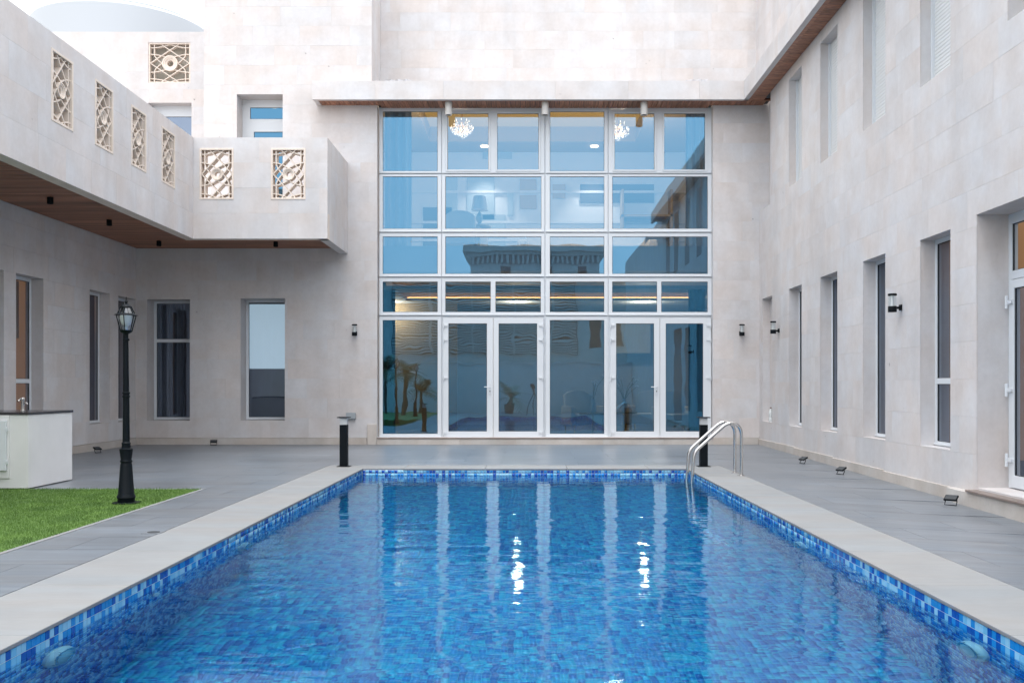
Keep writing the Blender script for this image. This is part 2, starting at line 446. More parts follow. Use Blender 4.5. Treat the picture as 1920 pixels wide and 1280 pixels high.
# ------------------------------------------------------------------ ground, deck, lawn
PXL, PXR, PY0, PY1 = -2.408, 2.345, 1.6, 14.34
CXL, CXR, CY1 = -3.01, 2.93, 14.97
GX, GY = -3.80, 11.44
mb = MB()
for r in sub_rects((-400, 400, -400, 400), [(PXL - .3, PXR + .3, PY0 - .3, PY1 + .3)]):
    mb.quad((r[0], r[2], -.2), (r[1], r[2], -.2), (r[1], r[3], -.2), (r[0], r[3], -.2))
tag(mb.build('ground', earth_m, fixn=False), kind='structure')

deck_mb = MB(); deck_holes = [(CXL, CXR, PY0 - .6, CY1), (-12, GX + .045, -6, GY + .045)]
cells = []
row = 0; y = -3.57
while y < 20.4:
    x = -8.2 - (0.6 if row % 2 else 0)
    while x < 4.9:
        for q in sub_rects((x, min(x + 1.2, 4.9), y, min(y + .6, 20.4)), deck_holes):
            if q[1] - q[0] > .01 and q[3] - q[2] > .01: cells.append(q)
        x += 1.2
    y += .6; row += 1
for q in cells:
    P4 = [(q[0], q[2]), (q[1], q[2]), (q[1], q[3]), (q[0], q[3])]
    deck_mb.quad(*[(a, b, gz(a, b) - .0045) for a, b in P4])
deck = tag(deck_mb.build('deck', grout_m, fixn=False), kind='structure')
for q in cells:
    g = .0017; mb = MB(); q = (q[0] + g, q[1] - g, q[2] + g, q[3] - g)
    P4 = [(q[0], q[2]), (q[1], q[2]), (q[1], q[3]), (q[0], q[3])]
    t = [(a, b, gz(a, b)) for a, b in P4]; bt = [(a, b, gz(a, b) - .018) for a, b in P4]
    mb.quad(*t)
    for i in range(4): mb.quad(t[i], bt[i], bt[(i + 1) % 4], t[(i + 1) % 4])
    mb.build('paver', paver_m, deck, fixn=False)

# lawn: turf bed, pale edging, blades
mb = MB().box(-12, GX, -4, GY, -.15, .004)
tag(mb.build('lawn', turf_m), kind='structure')
ed = MB().box(GX + .002, GX + .043, -4, GY + .043, -.1, .006)
ed.box(-5.80, GX + .001, GY + .002, GY + .043, -.1, .006)
tag(ed.build('lawn_edging', coping_m, bevel=.003), kind='structure')
n = 150000
bx = nrs.uniform(-8.6, GX + .014, n); by = GY + .012 - (nrs.uniform(0, 1, n) ** 1.0) * 5.4
th = nrs.uniform(0, 2 * np.pi, n); h = nrs.uniform(.010, .024, n) + .012 * (nrs.uniform(0, 1, n) > .93); w = .0024
lx = nrs.normal(0, .008, n); ly = nrs.normal(0, .008, n)
keep = ~((np.abs(bx + 4.1) < .1) & (np.abs(by - 10.04) < .1)); bx, by, th, h, lx, ly = [a[keep] for a in (bx, by, th, h, lx, ly)]; n = len(bx)
V = np.zeros((n, 3, 3)); V[:, 0] = np.stack([bx - w * np.cos(th), by - w * np.sin(th), np.full(n, .003)], 1)
V[:, 1] = np.stack([bx + w * np.cos(th), by + w * np.sin(th), np.full(n, .003)], 1)
V[:, 2] = np.stack([bx + lx, by + ly, h + .003], 1)
def np_mesh(name, V, F, mats, mi=None):
    me = bpy.data.meshes.new(name); nv = len(V); nf, k = F.shape
    me.vertices.add(nv); me.vertices.foreach_set('co', V.astype(np.float32).ravel())
    me.loops.add(nf * k); me.loops.foreach_set('vertex_index', F.astype(np.int32).ravel())
    me.polygons.add(nf); me.polygons.foreach_set('loop_start', (np.arange(nf) * k).astype(np.int32))
    for m in mats: me.materials.append(m)
    if mi is not None: me.polygons.foreach_set('material_index', mi.astype(np.int32))
    me.update(calc_edges=True); me.validate(); return me
me = np_mesh('grass', V.reshape(-1, 3), np.arange(n * 3).reshape(-1, 3), [turf_m])
o = bpy.data.objects.new('grass', me); COL.objects.link(o)
tag(o, 'short bright green turf blades of the lawn left of the pool', 'grass', kind='stuff')

# ------------------------------------------------------------------ pool
WZ = -.105; FZ = -1.42; TS = .0465
pool = MB()
pool.box(PXL - .25, PXL, PY0 - .25, PY1 + .25, FZ - .2, -.022).box(PXR, PXR + .25, PY0 - .25, PY1 + .25, FZ - .2, -.022)
pool.box(PXL + .0005, PXR - .0005, PY1, PY1 + .25, FZ - .2, -.022).box(PXL + .0005, PXR - .0005, PY0 - .25, PY0, FZ - .2, -.022)
pool.box(PXL + .001, PXR - .001, PY0 + .001, PY1 - .001, FZ - .2, FZ, mi=1)
basin = tag(pool.build('pool_basin', [basin_m, fgrout_m]), kind='structure')
def tile_batch(name, C, U, Vv, Nn, mats, kind=True):
    """tiles as one mesh: centres C, in-plane axes U, Vv, outward Nn"""
    n = len(C); hs_ = TS / 2 - .0017; d = .003
    U = np.array(U); Vv = np.array(Vv); Nn = np.array(Nn)
    cr = [(-1, -1), (1, -1), (1, 1), (-1, 1)]; V = np.zeros((n, 8, 3))
    jit = nrs.uniform(-.0006, .0006, n)[:, None]
    for i, (a, b) in enumerate(cr):
        V[:, i] = C + U * a * (hs_ - .0006) + Vv * b * (hs_ - .0006) + Nn * (d + jit)
        V[:, 4 + i] = C + U * a * hs_ + Vv * b * hs_
    q = np.array([(0, 1, 2, 3), (4, 5, 1, 0), (5, 6, 2, 1), (6, 7, 3, 2), (7, 4, 0, 3)])
    F = (np.arange(n)[:, None, None] * 8 + q[None]).reshape(-1, 4)
    mi = np.repeat(nrs.choice(4, n, p=[.26, .31, .26, .17]), 5)
    me = np_mesh(name, V.reshape(-1, 3), F, mats, mi)
    o = bpy.data.objects.new(name, me); COL.objects.link(o); o.parent = basin; o['kind'] = 'stuff'
    return o
def tmesh(axis):
    res = []
    for m in tile_ms:
        mbt = MB(); h_ = TS / 2 - .0017; h2 = h_ - .0006; d = .003
        if axis == 'x': f = lambda a, b, c: (c, a, b)
        else: f = lambda a, b, c: (a, -c, b)
        t = [f(-h2, -h2, d), f(h2, -h2, d), f(h2, h2, d), f(-h2, h2, d)]
        b_ = [f(-h_, -h_, 0), f(h_, -h_, 0), f(h_, h_, 0), f(-h_, h_, 0)]
        mbt.quad(*t)
        for i in range(4): mbt.quad(t[i], b_[i], b_[(i + 1) % 4], t[(i + 1) % 4])
        o = mbt.build('mosaic_tile', m, None, fixn=False); res.append(o.data); bpy.data.objects.remove(o)
    return res
tm = tmesh('x')
nY = int((PY1 - PY0) / TS); rows = [-.0235 - TS / 2 - k * TS for k in range(30)]
ys = PY1 - TS / 2 - np.arange(nY) * TS
restL, restR = [], []
for k, z in enumerate(rows):
    for yy in ys:
        for side, rest in ((-1, restL), (1, restR)):
            xx = PXL if side < 0 else PXR
            if k < 2 and 4.38 < yy < 7.82:
                m = tm[int(nrs.choice(4, p=[.26, .31, .26, .17]))]
                inst('mosaic_tile', m, basin, (xx, yy, z), (0, 0, 0 if side < 0 else math.pi))
            else: rest.append((xx, yy, z))
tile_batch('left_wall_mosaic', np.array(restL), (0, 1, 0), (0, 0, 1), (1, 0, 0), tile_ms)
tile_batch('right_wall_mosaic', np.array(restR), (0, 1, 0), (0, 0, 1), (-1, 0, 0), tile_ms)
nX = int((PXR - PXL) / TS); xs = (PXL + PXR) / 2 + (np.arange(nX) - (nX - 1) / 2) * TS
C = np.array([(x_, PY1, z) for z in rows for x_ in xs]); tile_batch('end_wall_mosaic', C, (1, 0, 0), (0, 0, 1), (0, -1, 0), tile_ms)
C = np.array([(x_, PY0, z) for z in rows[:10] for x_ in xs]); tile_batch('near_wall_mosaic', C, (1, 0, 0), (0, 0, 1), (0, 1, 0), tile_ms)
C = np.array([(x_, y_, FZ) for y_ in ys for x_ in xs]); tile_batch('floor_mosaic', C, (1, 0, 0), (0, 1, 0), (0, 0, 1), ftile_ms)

wmb = MB().box(PXL - .02, PXR + .02, PY0 - .02, PY1 + .02, FZ - .02, WZ)
tag(wmb.build('pool_water', water_m), kind='structure')

# coping stones
def coping(q):
    m_ = MB().box(q[0] + .0022, q[1] - .0022, q[2] + .0022, q[3] - .0022, -.022, 0)
    m_.build('coping_stone', coping_m, basin, bevel=.004, bseg=2)
y = PY1
while y > PY0 - .5:
    y2 = max(y - 1.2, PY0 - .6)
    coping((CXL, PXL + .012, y2, y)); coping((PXR - .012, CXR, y2, y)); y = y2
coping((CXL, CXL + 1.2, PY1, CY1)); x = CXL + 1.2
while x < CXR - .01:
    x2 = min(x + 1.2, CXR); x2 = CXR if CXR - x2 < .3 else x2
    coping((x, x2, PY1 - .012 if x > CXL else PY1, CY1)); x = x2
x = PXL + .012
while x < PXR - .02:
    x2 = min(x + 1.2, PXR - .012); coping((x, x2, PY0 - .6, PY0 + .012)); x = x2

# ------------------------------------------------------------------ windows and doors
def frame_unit(parent, name, P, outer, panes, n0, depth=.06, glass=glass_blue, lip=True, leaf=None):
    """window/door: frame mesh = the part; gaskets and panes sub-parts"""
    f = holed(MB(), P, outer, panes, n0, n0 - depth).build(name, white_m, parent, bevel=.004, bseg=2)
    for g in panes:
        gk = holed(MB(), P, (g[0] - .002, g[1] + .002, g[2] - .002, g[3] + .002), [(g[0] + .007, g[1] - .007, g[2] + .007, g[3] - .007)], n0 - .012, n0 - .03)
        gk.build('gasket', gasket_m, f)
        pb = MB(); a = [P.p(g[0], g[2], n0 - .022), P.p(g[1], g[2], n0 - .022), P.p(g[1], g[3], n0 - .022), P.p(g[0], g[3], n0 - .022)]
        pb.quad(*a); pb.build('pane', glass, f, fixn=False)
        if leaf:    # opening sash: a second, prouder frame round the pane
            l = leaf
            holed(MB(), P, (g[0] - l, g[1] + l, g[2] - l, g[3] + l), [(g[0] + .001, g[1] - .001, g[2] + .001, g[3] - .001)], n0 + .018, n0 - .005).build('sash', white_m, f, bevel=.003)
    if lip:
        holed(MB(), P, (outer[0] + .004, outer[1] - .004, outer[2] + .012, outer[2] + .03), [], n0 + .02, n0 - .01).build('drip_lip', white_m, f, bevel=.003)
    return f
def simple_window(parent, P, rect, rec, fr=.055, transom=None, glass=glass_clear, room=int_dark, blind=None, leafs=False, fold=drape_m, roomd=1.0):
    u0, u1, z0, z1 = rect
    o = (u0, u1, z0, z1)
    if transom:
        g = [(u0 + fr, u1 - fr, z0 + fr, transom - .035), (u0 + fr, u1 - fr, transom + .035, z1 - fr)]
    else: g = [(u0 + fr, u1 - fr, z0 + fr, z1 - fr)]
    f = frame_unit(parent, 'window', P, o, g, -rec, .06, glass)
    # recess of the room behind
    m_ = MB(); b = -rec - .062
    A = lambda u, z, n: P.p(u, z, n)
    u0, u1, z0, z1 = u0 - .25, u1 + .25, z0 - .1, z1 + .02
    m_.quad(A(u0, z0, b - roomd), A(u1, z0, b - roomd), A(u1, z1, b - roomd), A(u0, z1, b - roomd))
    for (a1, a2) in (((u0, z0), (u1, z0)), ((u1, z0), (u1, z1)), ((u1, z1), (u0, z1)), ((u0, z1), (u0, z0))):
        m_.quad(A(*a1, b), A(*a2, b), A(*a2, b - roomd), A(*a1, b - roomd))
    m_.build('room', room, f, fixn=False)
    if blind:
        bz0, bz1, bm_ = blind
        MB().obox(P.p(0, 0, b - .15), P.U, Z, P.N, (rect[0], rect[1]), (bz0, bz1), (0, .004)).build('blind', bm_, f)
    if fold:
        c = MB(); k = 34; w_ = (u1 - u0) * .55; n_ = len(c.v)
        for i in range(k + 1):
            u = u0 + w_ * i / k; d = b - .32 + .03 * math.sin(i * 1.9) + .012 * math.sin(i * .7)
            c.v += [tuple(A(u, z0, d)), tuple(A(u, z1, d))]
        for i in range(k): c.f.append((n_ + 2 * i, n_ + 2 * i + 2, n_ + 2 * i + 3, n_ + 2 * i + 1)); c.mi.append(0)
        c.build('curtain', fold, f, fixn=False, smooth=True)
    return f

# ------------------------------------------------------------------ main building
main = thing('villa', 'pale limestone main block of the villa with the tall blue glazed front facing the pool', 'building', (0, YF, 0))
GL = (fx(707), fx(1337), .15, 7.6)                 # glazing recess
W1 = (fx(275), fx(356), fz(788), fz(561)); W2 = (fx(451), fx(534), fz(788), fz(559))
TD = (fx(444), fx(530), 4.30, fz(177))
ZS = 7.01; ZT = 11.5
XBL = fx(382)
SK = .143
# ground storeys of the facade, then the upper part left of the recess
stone_wall(main, 'facade_wall', FW, (XL - .35, 6.2, 0, ZS), [GL, W1, W2, (TD[0], TD[1], TD[2], ZS + 1), (XL - 1, XBL, 4.26, ZS + 1)], .42, rng=(XL, 5.2, SK, ZS))
stone_wall(main, 'upper_wall', FW, (XBL, fx(697), ZS, ZT), [(TD[0], TD[1], ZS - 1, TD[3])], .42, rng=(XBL, fx(697), ZS, 9.8), phase=3)
UP = Plane((0, 21.44, 0), (1, 0, 0), (0, -1, 0))
stone_wall(main, 'recessed_upper_wall', UP, (fx(697), 5.0, 7.27, ZT), [], .3, rng=(fx(697) - .1, 5.0, 7.335, 10.2), phase=5)
RT = Plane((fx(697), 0, 0), (0, 1, 0), (1, 0, 0))
stone_wall(main, 'recess_return_wall', RT, (YF + .45, 21.44, ZS, ZT), [], .3, rng=(YF + .02, 21.42, ZS, 10.0), phase=6)
MB().box(fx(697), 5.2, YF + .30, 21.74, 7.265, 7.33).build('canopy_roof', stone, main)
MB().box(XBL, fx(697), YF + .42, 26, ZT - .2, ZT).build('roof', stone, main)
MB().box(XBL, XBL + .3, YF + .41, 26, 4.26, ZT).build('side_wall', stone, main)
# canopy with timber soffit
YC = 19.80; XC0 = fx(585, YC); XC1 = fx(1397, YC); ZC0 = 6.985; ZC1 = fz(152, YC)
can = MB().box(XC0, XC1 + .1, YC + PT, YC + .10, ZC0, ZC1)
can.box(XC0 + PT, XC0 + .10, YC + .10, YF - .001, ZC0, ZC1)
can.box(XC0 + .1, XC1 + .3, YC + .1, YF - .001, ZC0 + .06, ZC1 - .01)
canopy = can.build('canopy', stone, main)
r_ = random.Random(5); x = XC0
while x < XC1 - .01:
    x2 = min(x + r_.uniform(.9, 1.5), XC1)
    if XC1 - x2 < .3: x2 = XC1
    MB().box(x + .0011, x2 - .0011, YC + r_.uniform(-.001, .001), YC + PT + .003, ZC0 - .002, ZC1 + .003).build('stone_panel', stone, canopy, fixn=False)
    x = x2
MB().box(XC0 + .101, XR + .15, YC + .101, YF - .004, 7.016, 7.044).box(GL[0] + .005, GL[1] - .005, YF - .003, 20.60, 7.016, 7.25).build('soffit_backing', gasket_m, canopy)
pm = MB().box(-.48, .48, -.0445, .0445, -.012, .012).build('soffit_plank', wood_m, None); pmesh = pm.data; bpy.data.objects.remove(pm)
x = XC0 + .155
while x < XR + .02:
    inst('soffit_plank', pmesh, canopy, (x, 20.24 if GL[0] + .06 < x < GL[1] - .06 else 20.095, 7.002), (0, 0, R(90)), (.61 if GL[0] + .06 < x < GL[1] - .06 else .32, 1, 1)); x += .1
MB().box(XC0 + .1, XR + .2, YC + .101, YC + .14, ZC0 + .002, ZC0 + .05).build('soffit_border', wood_m, canopy)
# skirting and plinth pieces
sk = MB().box(XL + .02, fx(688), YF - .024, YF, 0, SK - .006)
sk.box(fx(1337) + .001, XR - .025, YF - .024, YF, 0, SK - .006).build('skirting', skirt_m, main, bevel=.002)
MB().box(fx(689), fx(706.5), YF - .03, YF - .0005, 0, fz(795)).build('plinth_block', skirt_m, main, bevel=.003)
x = fx(707)
for x2 in (fx(862), fx(968), fx(1130), fx(1245), fx(1337)):
    MB().box(x + .001, x2 - .001, YF - .035, YF + .3, 0, .118).build('sill_stone', skirt_m, main, bevel=.003); x = x2
MB().box(fx(707), fx(1337), YF - .045, YF + .3, .119, .139).build('marble_sill', marble_m, main, bevel=.003)

# glazed front: units placed by photo pixels on the glazing plane
YG = 20.44; GP = Plane((0, YG, 0), (1, 0, 0), (0, -1, 0))
def gr(x0, x1, y0, y1): return (fx(x0, YG), fx(x1, YG), fz(y1, YG), fz(y0, YG))
cols = {'A': (711, 827.5, [(717.5, 820.5)]), 'B': (828.5, 1020.5, [(835, 1015)]), 'C': (1023, 1139.5, [(1031, 1133)]), 'D': (1141, 1334, [(1148, 1327)])}
mul = MB()
for xm in (828, 1021.8, 1140.3): mul.box(fx(xm - 4, YG), fx(xm + 4, YG), YG + .03, YG + .12, .14, fz(203, YG))
for ym in (326.5, 436.5, 520, 592.5): mul.box(fx(711, YG), fx(1334, YG), YG + .035, YG + .115, fz(ym + 3, YG), fz(ym - 3, YG))
mul.box(fx(708, YG), fx(1336, YG), YG + .004, YG + .11, fz(204.6, YG), 7.0)
mul.build('mullion', white_m, main, bevel=.002)
for c, (a, b, g1) in cols.items():
    two = c in 'BD'
    # row 1
    if two:
        gs = [(839, 916), (932, 1010)] if c == 'B' else [(1152, 1227), (1245, 1322)]
        frame_unit(main, 'window', GP, gr(a, b, 205, 326), [gr(p, q, 213, 318.5) for p, q in gs], 0, leaf=.035)
    else:
        frame_unit(main, 'window', GP, gr(a, b, 205, 326), [gr(g1[0][0], g1[0][1], 209, 321)], 0)
    frame_unit(main, 'window', GP, gr(a, b, 327, 436), [gr(g1[0][0], g1[0][1], 331, 429)], 0)
    frame_unit(main, 'window', GP, gr(a, b, 437, 519.5), [gr(g1[0][0], g1[0][1], 443.5, 513.5)], 0)
    if two:
        gs = [(835, 920), (929, 1014)] if c == 'B' else [(1148, 1232), (1240, 1327)]
        frame_unit(main, 'window', GP, gr(a, b, 521, 592), [gr(p, q, 528, 585) for p, q in gs], 0, glass=glass_low)
    else:
        frame_unit(main, 'window', GP, gr(a, b, 521, 592), [gr(g1[0][0], g1[0][1], 528, 585)], 0, glass=glass_low)
    if not two:
        frame_unit(main, 'window', GP, gr(a, b, 593, 820), [gr(g1[0][0], g1[0][1], 600, 813)], 0, glass=glass_low)
    else:
        lv = [(831, 924.7, 841, 913), (925.3, 1019, 935, 1007)] if c == 'B' else [(1144, 1236.7, 1155, 1226), (1237.3, 1333, 1248, 1318)]
        for k, (l0, l1, p0, p1) in enumerate(lv):
            d = frame_unit(main, 'door', GP, gr(l0, l1, 596, 820), [gr(p0, p1, 606.5, 808.5)], .03, .07, lip=False, glass=glass_low)
            for yy in (610, 637, 708, 810):
                hx = l0 + 1 if k == 0 else l1 - 1
                z_ = fz(yy, YG); xx = fx(hx, YG); sgn = 1 if k == 0 else -1
                hb = MB().cyl((xx - .0 * sgn, YG - .052, z_ - .055), (xx, YG - .052, z_ + .03), .013, n=10)
                hb.box(min(xx, xx + .085 * sgn), max(xx, xx + .085 * sgn), YG - .048, YG - .031, z_ - .02, z_ + .022)
                hb.build('hinge', white_m, d, bevel=.002)
            if k == 0:
                hx = fx(918.7 if c == 'B' else 1230.5, YG); z_ = fz(727 if c == 'B' else 727, YG)
                hb = MB().box(hx - .017, hx + .017, YG - .045, YG - .031, z_ - .14, z_ + .10)
                hb.cyl((hx, YG - .04, z_ + .02), (hx, YG - .085, z_ + .02), .010, n=10).cyl((hx + .008, YG - .083, z_ + .02), (hx - .12, YG - .083, z_ + .02), .0095, n=10)
                hb.build('handle', white_m, d, bevel=.003)
                MB().cyl((hx, YG - .0455, z_ - .07), (hx, YG - .048, z_ - .07), .012, n=12).build('keyhole', gasket_m, d)

# lesser windows of the facade
simple_window(main, FW, W1, .40, transom=fz(637), room=int_dark, fold=simple('blue_grey_curtain', (.15, .19, .25), .8))
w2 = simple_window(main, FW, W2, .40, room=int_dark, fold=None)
MB().box(W2[0] - .2, W2[1] + .2, YF + 1.3, YF + 1.32, fz(692, 21.6), 3.0).build('glow_panel', simple('reflection_glow', (.5, .6, .7), .4, emit=(.55, .75, .90), es=.28), w2)  # added glowing panel, imitates the bright reflection in the upper half of the pane
MB().box(W2[0] - .2, W2[1] + .2, YF + 1.22, YF + 1.28, .4, fz(691, 21.5)).build('dark_half_panel', simple('reflection_dark', (.15, .19, .235), .6), w2)  # added dark panel, stands in for the dark lower half of the reflection
tdw = frame_unit(main, 'terrace_door', FW, TD, [(TD[0] + .16, TD[1] - .07, fz(222, 20.6), TD[3] - .16), (TD[0] + .24, TD[1] - .10, 4.5, fz(246, 20.6))], -.40, .06, glass_blue)
rm = MB()
rm.box(TD[0] - .4, TD[1] + .4, YF + 1.9, YF + 1.95, 4.2, 8.2).box(TD[0] - .4, TD[1] + .4, YF + .5, YF + 1.9, 7.75, 7.8)
rm.box(TD[0] - .45, TD[0] - .4, YF + .5, YF + 1.9, 4.2, 7.8).box(TD[1] + .4, TD[1] + .45, YF + .5, YF + 1.9, 4.2, 7.8)
rm.build('landing_room', int_white, tdw)
MB().cyl((fx(513, 21.2), 21.2, fz(201, 21.2)), (fx(513, 21.2), 21.2, fz(196, 21.2)), .11, n=20).build('ceiling_light', bulb_m, tdw)

# rooms behind the glazed front
rm = MB(); x0, x1, y0, y1 = fx(700) - 1.2, fx(1340) + .9, YF + .45, 27.5
rm.box(x0, x1, y1, y1 + .1, 0, 8.3)
rm.box(x0 - .1, x0, y0, y1, 0, 7.26).box(x1, x1 + .1, y0, y1, 0, 7.26).box(x0 - .1, x0, 21.75, y1, 7.26, 8.3).box(x1, x1 + .1, 21.75, y1, 7.26, 8.3)
rm.build('interior_wall', int_white, main)
MB().box(x0, x1, y0, y1, .06, .12).build('interior_floor', int_floor, main)
MB().box(x0, x1, YG + .2, y1, 3.62, 4.15).build('floor_slab', int_white, main)
MB().box(x0, fx(830), 24.4, 24.5, .12, 3.3).build('tan_wall', int_tan, main)
# dropped ceiling frame, lit cove
z0 = 3.26
cl = MB(); cx0, cx1, cy0, cy1 = fx(762, 23.6), fx(1315, 23.6), 21.6, 23.6
for r in sub_rects((x0, x1, y0, y1), [(cx0, cx1, cy0, cy1)]): cl.box(r[0], r[1], r[2], r[3], z0, z0 + .06)
cl.build('dropped_ceiling', int_white, main)
MB().box(cx0, cx1, cy0, cy1, 3.58, 3.60).build('raised_ceiling', int_white, main)
MB().box(cx0 - .25, cx0 - .2, cy0, cy1 + .2, z0 + .06, 3.58).box(cx1 + .2, cx1 + .25, cy0, cy1 + .2, z0 + .06, 3.58).box(cx0 - .2, cx1 + .2, cy1 + .2, cy1 + .25, z0 + .06, 3.58).build('ceiling_upstand', int_white, main)
MB().box(cx0 + .02, cx1 - .02, cy1 + .03, cy1 + .06, z0 + .062, z0 + .085).box(cx0 - .08, cx0 - .05, cy0, cy1, z0 + .062, z0 + .085).build('cove_light', cove_m, main)
cl = MB(); cz = 7.75
for r in sub_rects((x0, x1, 21.75, y1), [(-2.6, 2.9, 22.3, 26.3)]): cl.box(r[0], r[1], r[2], r[3], cz, cz + .06)
cl.build('upper_ceiling', int_tan, main)
MB().box(-2.6, 2.9, 22.3, 26.3, 8.15, 8.2).build('upper_raised_ceiling', simple('amber_lit_tray', (.28, .17, .06), .8, emit=(1, .55, .12), es=.22), main)  # warm cove glow is put into the ceiling's own emission
MB().box(x0, x1, 21.75, y1, 8.25, 8.3).build('hall_roof', int_white, main)
MB().box(-2.65, -2.6, 22.25, 26.35, 7.81, 8.15).box(2.9, 2.95, 22.25, 26.35, 7.81, 8.15).box(-2.6, 2.9, 26.3, 26.35, 7.81, 8.15).box(-2.6, 2.9, 22.25, 22.3, 7.81, 8.15).build('tray_upstand', int_tan, main)
for a_, b_, c_, d_ in ((826, 858, 331, 415), (876, 927, 331, 412), (952, 962, 358, 404), (1088, 1226, 346, 380), (905, 960, 284, 298)):
    Yb = y1 - .03; MB().box(fx(a_, Yb), fx(b_, Yb), Yb - .02, Yb + .025, fz(d_, Yb), fz(c_, Yb)).build('wall_panel', grey_m if a_ < 1000 else int_dark, main)
for a_, b_, c_, d_ in ((975, 1006, 336, 360), (975, 1006, 366, 392), (1036, 1060, 346, 372)):
    Yb = y1 - .03; MB().box(fx(a_, Yb), fx(b_, Yb), Yb - .02, Yb + .025, fz(d_, Yb), fz(c_, Yb)).build('picture_frame', int_tan, main)
for xx in (908, 1115):
    o = MB().cyl((fx(xx, 26.6), 26.75, 7.72), (fx(xx, 26.6), 26.75, 7.745), .11, n=20).build('recessed_downlight', down_m, main)
    ld = bpy.data.lights.new('hall_downlight_glow', 'SPOT'); ld.energy = 160; ld.color = (1, .84, .65); ld.spot_size = R(80); ld.spot_blend = .6; ld.shadow_soft_size = .06
    lo_ = bpy.data.objects.new('hall_downlight_glow', ld); COL.objects.link(lo_); lo_.parent = o; lo_.location = Vector((fx(xx, 26.6), 26.85, 7.68)) - rootpos(o)
# mouldings on the upper back wall, dark doorway and shelves
mo = MB()
for z_ in (5.25, 5.75, 6.6, 7.1): mo.box(x0, x1, y1 - .06, y1 - .001, z_, z_ + .07)
mo.build('moulding', int_white, main)
sh = MB().box(2.6, 4.0, 26.9, y1 - .07, 5.3, 5.36).box(2.6, 4.0, 26.9, y1 - .07, 5.85, 5.91).box(2.6, 2.66, 26.9, y1 - .07, 4.15, 6.6).box(3.94, 4.0, 26.9, y1 - .07, 4.15, 6.6)
sh.build('shelving', int_tan, main)
MB().box(-2.9, -2.1, y1 - .05, y1 - .002, 4.15, 6.2).build('interior_door', int_dark, main)
MB().box(-1.3, -.6, y1 - .05, y1 - .002, 4.9, 6.0).build('wall_recess', grey_m, main)
tp = MB(); 
tp.box(fx(1150, 26), fx(1225, 26), 26.6, 26.9, 2.1, 2.95).build('tufted_panel', sofa_m, main)
def downlight(x, y, z): return MB().cyl((x, y, z), (x, y, z + .02), .085, n=20)
for xx, yy in ((731, 562), (970, 563), (1207, 563)):
    Y = (z0 - EYE) * FPX / (VY - yy); Y = min(max(Y, 23.95), 24.2)
    o = downlight(fx(xx, Y), Y, z0 - .012).build('recessed_downlight', down_m, main)
    ld = bpy.data.lights.new('downlight_glow', 'POINT'); ld.energy = 30 if xx < 800 else 34; ld.color = (1, .80, .55); ld.shadow_soft_size = .08
    lo_ = bpy.data.objects.new('downlight_glow', ld); COL.objects.link(lo_); lo_.parent = o; lo_.location = (0, 0, 0); lo_.location = Vector((fx(xx, Y), Y, z0 - .2)) - rootpos(o)

# curtains, things of their own
def curtain(x0, x1, y, z0, z1, mat, label, group=None, amp=.035, freq=2.2):
    c = MB(); k = int((x1 - x0) / .02)
    for i in range(k + 1):
        x = x0 + (x1 - x0) * i / k
        d = y + amp * math.sin(i * freq * .35) + amp * .5 * math.sin(i * .23)
        c.v += [(x, d, z0), (x, d, z1)]
    for i in range(k): c.f.append((2 * i, 2 * i + 2, 2 * i + 3, 2 * i + 1)); c.mi.append(0)
    return tag(c.build('curtain', mat, None, fixn=False, smooth=True), label, 'curtain', group)
curtain(fx(722, 21), fx(772, 21), 20.95, 4.16, 7.74, curtain_m, 'pale sheer curtain behind the upper left corner of the tall glazing', 'curtains behind the tall glazing')
curtain(fx(1285, 21), fx(1325, 21), 20.95, 4.16, 7.74, curtain_m, 'pale curtain gathered behind the upper right corner of the tall glazing', 'curtains behind the tall glazing')
curtain(fx(1290, 21), fx(1322, 21), 20.95, .13, 3.27, drape_m, 'dark drape behind the rightmost glazed door leaf', 'curtains behind the tall glazing')
curtain(fx(718, 21), fx(742, 21), 20.95, .13, 3.27, drape_m, 'dark drape behind the lowest left fixed pane', 'curtains behind the tall glazing')

# chandeliers
def chandelier():
    t = thing('chandelier', '', 'chandelier', (0, 0, 0), group='lit crystal chandeliers in the upper hall')
    MB().cyl((0, 0, .15), (0, 0, .95), .012, n=8).lathe([(.02, -.1), (.05, -.05), (.03, 0), (.06, .08), (.02, .15)], n=12).build('stem', gold_m, t, smooth=True)
    for r, z, k in ((.27, -.02, 12), (.17, .14, 8)):
        ring = MB().tube([(r * math.cos(a * math.pi / 12), r * math.sin(a * math.pi / 12), z) for a in range(25)], .008, 6)
        for i in range(k):
            a = 2 * math.pi * i / k; ring.tube([(0, 0, z - .04), (r * .5 * math.cos(a), r * .5 * math.sin(a), z - .07), (r * math.cos(a), r * math.sin(a), z)], .005, 5)
        ring.build('arm_ring', gold_m, t)
        for i in range(k):
            a = 2 * math.pi * i / k
            MB().lathe([(.005, 0), (.010, .02), (.007, .035), (.002, .055)], (r * math.cos(a), r * math.sin(a), z + .02), 8).build('candle_bulb', bulb_m, t, smooth=True)
    dr = MB(); q = random.Random(3)
    for i in range(330):
        a = q.random() * 6.283; r = .27 * math.sqrt(q.random()); z = .10 - q.random() * .34 * (1 - .6 * r / .3)
        dr.lathe([(.001, 0), (.0055, -.01), (.001, -.024)], (r * math.cos(a), r * math.sin(a), z), 5)
    dr.build('crystal_drops', crystal_m, t)['kind'] = 'stuff'
    ld = bpy.data.lights.new('chandelier_light', 'POINT'); ld.energy = 110; ld.color = (1, .82, .62); ld.shadow_soft_size = .25
    lo_ = bpy.data.objects.new('chandelier_light', ld); COL.objects.link(lo_); lo_.parent = t; lo_.location = (0, 0, -.6)
    return t
ch = chandelier(); c2 = copy_tree(ch)
place(ch, (fx(866, 23.2), 23.2, fz(242, 23.2)), 0, 'lit crystal chandelier seen through the second pane of the top glazing row')
